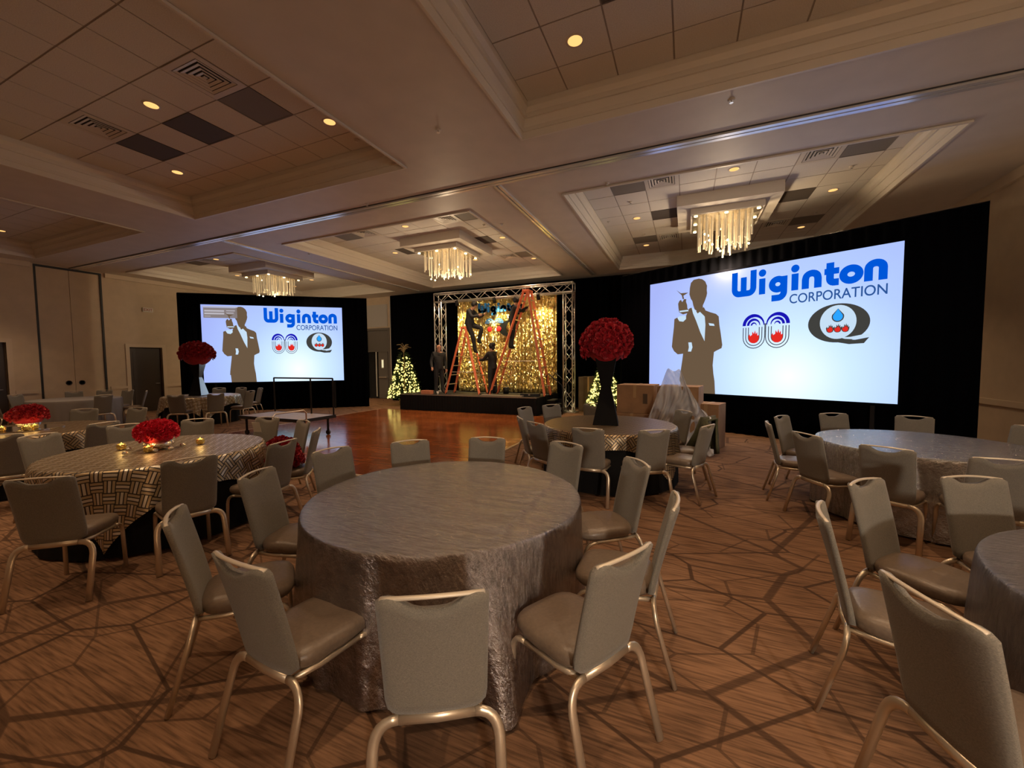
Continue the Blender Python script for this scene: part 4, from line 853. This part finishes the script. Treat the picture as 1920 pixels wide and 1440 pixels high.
ring_chairs(T4, 'far tall vase table', [((-11.95,5.98),'in front on the left'),((-11.35,6.60),'in front in the middle'),((-14.0,8.25),'behind it on the left'),((-13.45,8.62),'behind it in the middle'),((-11.50,7.62),'at its right'),((-12.55,8.65),'behind it on the right')], 'chairs around the far woven table')
ring_chairs(T5, 'far plain grey table', [((-13.85,5.35),'nearest the viewer'),((-15.9,6.72),'behind it in the middle'),((-16.75,5.8),'at back left by the doors'),((-16.6,4.6),'at its left'),((-15.4,3.9),'at its left front'),((-14.75,6.65),'behind it on the right'),((-16.5,6.4),'at back by the right door leaf')], 'chairs around the far plain grey table')
ring_chairs(T6, 'black vase table', [((-2.50,6.27),'at far left back'),((-2.20,6.80),'behind it on the left'),((-1.52,7.19),'behind the black vase'),((-2.11,5.13),'at the left'),((-1.75,4.75),'at the left front'),((-1.03,4.54),'left of two in front'),((-.31,4.69),'right of two in front'),((.25,5.26),'at the right, seen from the side'),((.28,5.94),'at the right with an olive jacket','jacket'),((-.02,6.64),'at back right near the boxes')], 'chairs around the woven table with the black vase')
ring_chairs(T7, 'silver table', [((.93,5.75),'edge on at the left'),((1.19,6.45),'at the left back'),((1.91,7.0),'behind it on the left'),((2.78,6.98),'behind it on the right'),((1.14,5.0),'at front left'),((1.60,4.46),'in front with its back to the viewer'),((2.22,4.24),'in front at the picture edge'),((3.55,6.35),'behind it at the right wall')], 'chairs around the silver table')
ring_chairs(T8, 'charcoal table', [((.65,2.48),'edge on at its left'),((1.04,3.17),'at back left with its seat showing'),((1.69,3.51),'behind it'),((.72,1.68),'large dark one in the lower right corner')], 'chairs around the charcoal table')
c = CHAIRS['t2card']; 
pc = tag(obj('paper_card', MB().box(-.06, .06, -.001, .001, -.075, .075), M['white'], None, False, (0, 0, 0)), 'white paper card taped to the back of a chair by the cart', 'card')
pc.parent = None; bpy.context.view_layer.update()
mw = c.matrix_world @ Matrix.Translation((.10, -.215, .78)) @ Matrix.Rotation(R(-14), 4, 'X'); pc.matrix_world = mw

# ------------------------------------------------------------------ tables and cloths
R0 = .905; ZT0 = .762
def base_table(T, lab):
    t = thing('round_table', lab, 'table', (*T, 0), 0, 'round banquet tables')
    obj('table_top', MB().lathe([(0, .735), (R0-.01, .735), (R0, .742), (R0, .754), (R0-.01, .76), (0, .76)], 48, cap=False), M['cartdeck'], t)
    for sx in (-1, 1):
        for sy in (-1, 1): obj('leg', MB().tube([(sx*.45, sy*.35, .735), (sx*.50, sy*.38, .004)], .017), M['blackmetal'], t)
def long_cloth(name, T, lab, mt, flare=.10, seed=0, nf=17, kick=None, wrinkle=None):
    rnd = random.Random(seed); n = 300; ph = [rnd.uniform(0, 6.28) for _ in range(4)]
    prof = [(k_/56, 0) for k_ in range(56)] + [(1.0, -.002), (1.006, -.010), (1.008, -.03)] + [(1.008, -.03-(ZT0-.045)*k_/14) for k_ in range(1, 15)]
    def fn(i, j):
        a = 2*math.pi*i/n; rr, dz = prof[j]; r_ = R0*rr; z_ = ZT0+.005+dz
        if j < 56 and wrinkle: z_ += max(-.004, wrinkle(r_*math.cos(a), r_*math.sin(a)))
        if j >= 58:
            dn = (j-58)/14; fold = math.sin(nf*a+ph[0]+.9*math.sin(3*a+ph[1]))*.6+math.sin((nf*2+3)*a+ph[2])*.25
            r_ += flare*dn**.8*(.55+.45*fold)+.004
            if kick: 
                for ka, kw, kr in kick: r_ += kr*dn*math.exp(-(((a-R(ka)+math.pi) % (2*math.pi)-math.pi)/R(kw))**2)
        return (r_*math.cos(a), r_*math.sin(a), max(z_, .004))
    q = MB().grid(n, len(prof), fn, True)
    o = tag(obj(name, q, mt, None, True, (*T, 0)), lab, 'tablecloth'); return o
def overlay(T, rot, side, lab, mt, seed):
    rnd = random.Random(seed); n = 90; ph = rnd.uniform(0, 6.28); vs, uv = [], []
    for j in range(n+1):
        for i in range(n+1):
            u_, v_ = side*(i/n-.5), side*(j/n-.5); ro = math.hypot(u_, v_); a = math.atan2(v_, u_)
            if ro <= R0+.012: r_, z_ = ro, ZT0+.012+.0015*math.sin(u_*9)*math.sin(v_*8)
            else:
                dn = ro-R0-.012; r_ = R0+.016+.012*min(1, dn*20)+dn*(.10+.07*math.sin(11*a+ph)+.05*math.sin(23*a)); z_ = ZT0+.010-dn*.985
            vs.append((r_*math.cos(a+rot), r_*math.sin(a+rot), max(z_, .012))); uv.append((u_, v_))
    q = MB().add(vs, [(j*(n+1)+i, j*(n+1)+i+1, (j+1)*(n+1)+i+1, (j+1)*(n+1)+i) for j in range(n) for i in range(n)]); q.uv = uv
    tag(obj('table_overlay', q, mt, None, True, (*T, 0)), lab, 'tablecloth')
CA, CB = Vector((.63, -.62)), Vector((.60, .60))     # pressed crease across the near cloth
def crease(x, y):
    d = (CB-CA).normalized(); p = Vector((x, y))-CA; t_ = p.dot(d); n_ = p.x*d.y-p.y*d.x
    edge = max(0., min(1., (.88-math.hypot(x, y))*10)); w_ = math.exp(n_/.16) if n_ < 0 else .25*math.exp(-n_/.05)
    return edge*(.006*math.exp(-(n_/.02)**2) + w_*(.007*math.sin(t_*48+3*math.sin(t_*9))+.005*math.sin(t_*29)) + .0012*math.sin(t_*50+n_*6)*math.sin(n_*4+1))
for T, nm in ((T1, 'near grey satin'), (T2, 'black and woven, with pink roses'), (T3, 'woven, at the left picture edge'), (T4, 'far woven, with the tall vase'), (T5, 'far plain grey'), (T6, 'woven, with the black vase'), (T7, 'silver'), (T8, 'charcoal satin')):
    base_table(T, 'round folding table hidden under its cloth: %s' % nm)
long_cloth('tablecloth', T1, 'crushed grey satin cloth falling to the floor on the near table', M['crushed'], .05, 1, 17, [(-44, 7, .16), (-118, 8, .03)], crease)
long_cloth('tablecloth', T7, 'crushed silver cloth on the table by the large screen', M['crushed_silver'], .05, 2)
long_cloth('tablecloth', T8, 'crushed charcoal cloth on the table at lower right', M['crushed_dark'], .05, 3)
long_cloth('tablecloth', T2, 'black undercloth of the table with pink roses', M['skirt'], .03, 4)
long_cloth('tablecloth', T3, 'black undercloth of the table at the left edge', M['skirt'], .03, 5)
long_cloth('tablecloth', T4, 'black undercloth of the far table with the tall vase', M['skirt'], .03, 6)
long_cloth('tablecloth', T5, 'plain grey cloth of the far table by the pocket doors', M['greycloth'], .05, 7)
long_cloth('tablecloth', T6, 'black undercloth of the table with the black vase', M['skirt'], .03, 8)
overlay(T2, R(-5), 2.30, 'metallic basket weave overlay on the table with pink roses', M['weave'], 1)
overlay(T3, R(10), 2.30, 'brown basket weave overlay on the table at the left edge', M['weave_b'], 2)
overlay(T4, R(20), 2.30, 'basket weave overlay on the far table with the tall vase', M['weave'], 3)
overlay(T6, R(15), 2.20, 'basket weave overlay on the table with the black vase', M['weave_b'], 4)

# ------------------------------------------------------------------ flowers, vases, candles
def rose_mesh(mt):
    q = MB()
    for ring_, (n, r_, z_, ln, tilt) in enumerate(((3, .010, .030, .034, 78), (4, .020, .020, .040, 62), (6, .030, .008, .044, 40))):
        for i in range(n):
            a = 2*math.pi*i/n+ring_*.7; ca, sa = math.cos(a), math.sin(a); hw = ln*.62; t_ = R(tilt); up_, ou = math.sin(t_)*ln, math.cos(t_)*ln
            P_ = lambda s, h, o_: ((r_+o_)*ca-s*sa, (r_+o_)*sa+s*ca, z_-.02+h)
            q.add([P_(-hw*.5, 0, 0), P_(hw*.5, 0, 0), P_(hw, up_*.65, ou*.7), P_(0, up_, ou*1.12), P_(-hw, up_*.65, ou*.7)], [(0,1,2,3,4)])
    return q.mesh('rose', mt)
ROSE, ROSED = rose_mesh(M['rose']), rose_mesh(M['rosedark'])
def dome(parent, c, rx, rz, n, me, seed, scale, zmin=-.12):
    rnd = random.Random(seed); ga = math.pi*(3-math.sqrt(5))
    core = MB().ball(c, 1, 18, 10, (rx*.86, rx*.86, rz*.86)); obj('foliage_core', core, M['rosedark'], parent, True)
    for i in range(n):
        zz = 1-(1-zmin)*(i+.5)/n; a = i*ga; rr = math.sqrt(max(0, 1-zz*zz)); nrm = Vector((rr*math.cos(a)/rx, rr*math.sin(a)/rx, zz/rz)).normalized()
        k_ = rnd.uniform(.9, 1.02); p = Vector((c[0]+rx*rr*math.cos(a)*k_, c[1]+rx*rr*math.sin(a)*k_, c[2]+rz*zz*k_))
        o = link('rose', me, parent, p); o.rotation_euler = nrm.to_track_quat('Z', 'Y').to_euler(); s_ = scale*rnd.uniform(.85, 1.15); o.scale = (s_, s_, s_)
def tall_vase(T, z, lab, vm, rotz, facet_b=None):
    t = thing('rose_vase', lab, 'vase', (*T, z), rotz)
    def taper(r0, r1, z0, z1): return MB().add([(r0*a, r0*b_, z0) for a, b_ in ((-1,-1),(1,-1),(1,1),(-1,1))]+[(r1*a, r1*b_, z1) for a, b_ in ((-1,-1),(1,-1),(1,1),(-1,1))], [(3,2,1,0),(4,5,6,7),(0,1,5,4),(1,2,6,5),(2,3,7,6),(3,0,4,7)])
    obj('vase_foot', taper(.175, .068, 0, .53), M[vm], t); obj('vase_bowl', taper(.068, .155, .53, 1.0), M[vm], t)
    if facet_b:  # paler facets on one side only, light from the screen put into colour
        for nm, r0, r1, z0, z1 in (('lit_facet', .176, .070, .01, .525), ('lit_facet', .070, .156, .535, .99)):
            obj(nm, MB().add([(r0+.002, -r0*.9, z0), (r0+.002, r0*.9, z0), (r1+.002, r1*.9, z1), (r1+.002, -r1*.9, z1), (r0-.004, -r0*.9, z0), (r0-.004, r0*.9, z0), (r1-.004, r1*.9, z1), (r1-.004, -r1*.9, z1)], [(0,1,2,3),(7,6,5,4),(0,4,5,1),(1,5,6,2),(2,6,7,3),(3,7,4,0)]), M[facet_b], t)
    return t
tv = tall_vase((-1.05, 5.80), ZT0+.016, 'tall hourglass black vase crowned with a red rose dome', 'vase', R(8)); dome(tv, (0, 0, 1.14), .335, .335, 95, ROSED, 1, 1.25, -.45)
tv = tall_vase((-13.0, 7.1), ZT0+.016, 'tall hourglass vase with dark red roses in front of the small screen', 'vase', R(25), 'vase_lit_side'); dome(tv, (0, 0, 1.17), .42, .36, 95, ROSED, 2, 1.3, -.2)
def low_roses(x, y, z, lab, me, seed, r_=.22, silver=True):
    t = thing('rose_arrangement', lab, 'flowers', (x, y, z)); zz = .0
    if silver:
        obj('silver_bowl', MB().lathe([(.06, 0), (.10, .012), (.12, .05), (.11, .09)], 20), M['silver'], t, True); zz = .09
    dome(t, (0, 0, zz+.07), r_, r_*.82, 60, me, seed, .82, -.15)
low_roses(-5.16, 2.40, ZT0+.016, 'bright pink red rose dome in a silver bowl on the woven table', ROSE, 3, .170)
low_roses(-8.62, 2.50, ZT0+.016, 'crimson rose dome on a mirror tray at the left edge', ROSED, 4, .19)
ch = CHAIRS['t2red']; low_roses(ch.location.x+.02, ch.location.y+.02, .492, 'dark red rose dome resting on a chair seat by the cart', ROSED, 5, .19, False)
ch = CHAIRS['t2edge']; low_roses(ch.location.x-.02, ch.location.y-.02, .492, 'dark red rose dome resting on the edge on chair seat', ROSED, 6, .18, False)
for i in range(7):
    a = i*.9+.3; rr = .15+.06*(i % 3); o = tag(obj('glass_gem', MB().lathe([(.0, 0), (.022, .004), (.026, .018), (.012, .034), (.0, .036)], 7, cap=False), M['silver'], None, False, (-5.16+rr*math.cos(a)*1.3, 2.40+rr*math.sin(a)-.02, ZT0+.016)), 'small silver ornament scattered around the pink rose bowl', 'ornament', 'silver ornaments by the pink roses')
vot = None
def candle(x, y, z, lab, grp):
    global vot
    if vot is None:
        t = thing('votive_candle', lab, 'candle', (x, y, z), 0, grp)
        obj('gold_glass', MB().lathe([(.026, 0), (.038, .012), (.042, .035), (.036, .060), (.033, .060), (.038, .035), (.030, .014)], 18), M['gold'], t, True)
        obj('wax', MB().lathe([(.0, .044), (.034, .044)], 14, cap=False), M['flame'], t); obj('flame', MB().lathe([(.002, .046), (.008, .058), (.001, .080)], 8), M['flame'], t, True)
        ld = bpy.data.lights.new('candle_lamp', 'POINT'); ld.energy = .25; ld.color = (1, .62, .2); ld.shadow_soft_size = .02; l = bpy.data.objects.new('lamp', ld); COL.objects.link(l); l.parent = t; l.location = (0, 0, .10); vot = t
    else:
        t = copy_tree(vot); t.location = (x, y, z); t['label'] = lab; t['group'] = grp
zc = ZT0+.016
for (x, y), lab in (((-5.48, 2.23), 'left of the pink roses'), ((-5.06, 2.27), 'in front of the pink roses'), ((-5.00, 2.72), 'right of the pink roses')): candle(x, y, zc, 'gold votive candle '+lab, 'gold votive candles on the woven table')
tray = tag(obj('mirror_tray', MB().lathe([(0, 0), (.40, 0), (.40, .012), (0, .012)], 36, cap=False), mat('mirror', (.8, .75, .65), .08, 1), None, False, (-8.62, 2.45, zc)), 'round mirror tray under the crimson roses at the left edge', 'tray')
bpy.data.objects['rose_arrangement.001'].location.z = zc+.014
for (x, y), lab in (((-8.80, 2.20), 'leftmost on the mirror tray'), ((-8.62, 2.17), 'second from left on the mirror tray'), ((-8.50, 2.22), 'middle one on the mirror tray'), ((-8.36, 2.48), 'behind right on the mirror tray'), ((-8.30, 2.38), 'rightmost on the mirror tray')): candle(x, y, zc+.014, 'gold votive candle '+lab, 'gold votive candles on the mirror tray')

# ------------------------------------------------------------------ rolling cart with guard rail
ct = thing('stage_cart', 'rolling brown platform cart with a black guard rail', 'cart', (-8.25, 6.15, .021))
obj('deck', MB().box(-1.32, .72, -.10, .80, .40, .45), M['cartdeck'], ct); obj('deck_edge', MB().box(-1.335, .735, -.115, -.10, .385, .455).box(-1.335, .735, .80, .815, .385, .455).box(-1.335, -1.32, -.10, .80, .385, .455).box(.72, .735, -.10, .80, .385, .455), M['black'], ct)
for sx in (-1.22, .62):
    for sy in (0, .68):
        obj('leg', MB().tube([(sx, sy, .40), (sx, sy, .11)], .025), M['blackmetal'], ct); cw = obj('caster', MB().lathe([(.0, -.02), (.055, -.02), (.055, .02), (.0, .02)], 14, cap=False), M['black'], ct, False, (sx, sy, .056), 0, (R(90), 0, 0))
for px, py in ((.70, .78), (-.02, .78), (-1.30, .78)): obj('rail_post', MB().tube([(px, py, .45), (px, py, 1.30)], .018), M['blackmetal'], ct)
obj('top_rail', MB().tube([(.70, .78, 1.30), (-1.30, .78, 1.30)], .018), M['blackmetal'], ct)
obj('push_handle', MB().tube([(.80, -.80, .10), (.80, -.80, .60), (.80, -.74, .66), (.80, -.1, .66), (.80, -.04, .60), (.80, -.04, .12)], .016), M['leg'], ct, True)

# ------------------------------------------------------------------ boxes and plastic behind the black vase table
def carton(x, y, z, w, d, h, rz, lab, seed):
    t = thing('cardboard_box', lab, 'box', (x, y, z), rz, 'cardboard boxes by the large screen')
    bevel(obj('carton', MB().box(-w/2, w/2, -d/2, d/2, 0, h), M['cardboard_shaded' if seed == 4 else 'cardboard'], t), .006)
    obj('tape', MB().box(-.03, .03, -d/2-.002, d/2+.002, h*.55, h+.002), M['tape'], t); obj('seam', MB().box(-w/2-.001, w/2+.001, -.004, .004, h-.001, h+.0015), M['print'], t)
    obj('printed_mark', MB().box(w*.22, w*.34, -d/2-.002, -d/2, h*.35, h*.7), M['print'], t)
carton(-.95, 8.75, .002, .80, .6, .60, R(-12), 'large cardboard box left of the plastic, lower one', 1)
carton(-.92, 8.76, .604, .74, .55, .58, R(-8), 'cardboard box left of the plastic, upper one', 6)
carton(-.15, 8.45, .002, .80, .7, .66, R(-15), 'cardboard box under the clear plastic, lower one', 2)
carton(-.10, 8.48, .664, .74, .6, .52, R(-10), 'cardboard box on top of the plastic covered pile', 3)
carton(-2.95, 13.6, .002, .70, .6, 1.15, R(-8), 'tall cardboard box beside the truss tower, shade put into its colour', 4)
carton(.42, 8.6, .002, .45, .5, .85, R(-18), 'narrow cardboard box at the right end of the pile', 5)
def film(i, j):
    u_, v_ = i/79, j/39; x = -1.25+1.65*u_; ridge = 1.30*math.exp(-((u_-.58)/.22)**2)+.55*math.exp(-((u_-.85)/.25)**2); zt = min(1.50, .30+ridge*.85)
    z_ = .03+(zt-.03)*v_; y_ = 8.02-.42*(1-v_)*(.6+.4*math.sin(u_*7))+.10*v_+.05*math.sin(u_*31+v_*7)+.035*math.sin(u_*57-v_*15)+.03*math.sin(u_*90+9*math.sin(v_*6))
    return (x+.10*math.sin(v_*3)-.25*(v_-.5)*(u_-.6), y_, z_+.03*math.sin(u_*43+v_*3)*v_)
pf = tag(obj('plastic_sheet', MB().grid(80, 40, film), M['film'], None, True), 'crumpled clear plastic sheet thrown over the cardboard pile', 'plastic sheet'); pf.modifiers.new('t', 'SOLIDIFY').thickness = .003
# olive jacket over a chair
ch = CHAIRS['jacket']; 
def jk(i, j):
    u_ = -1+2*i/15; v_ = j/11; s = (v_-.42)
    y_ = (-.345-.02) if s > 0 else -.345+.045
    y_ = -.355+(.075 if s < 0 else -.03)+abs(s)*(.10 if s < 0 else .02)*(1 if s < 0 else -1)
    z_ = .925-abs(s)*(.80 if s > 0 else .95)
    return (u_*(.25+.03*math.sin(v_*9)), y_+.018*math.sin(u_*9+v_*5), z_+.02*math.sin(u_*5))
jo = tag(obj('jacket', MB().grid(16, 12, jk), M['jacket'], None, True, ch.location, ch.rotation_euler.z), 'olive jacket slung over a chair back by the boxes', 'jacket'); jo.modifiers.new('t', 'SOLIDIFY').thickness = .02
obj('sleeve', MB().tube([(.24, -.30, .86), (.29, -.22, .62), (.25, -.12, .44)], .06, 10), M['jacket'], jo, True); obj('sleeve', MB().tube([(-.24, -.30, .86), (-.29, -.26, .62), (-.27, -.2, .42)], .06, 10), M['jacket'], jo, True)
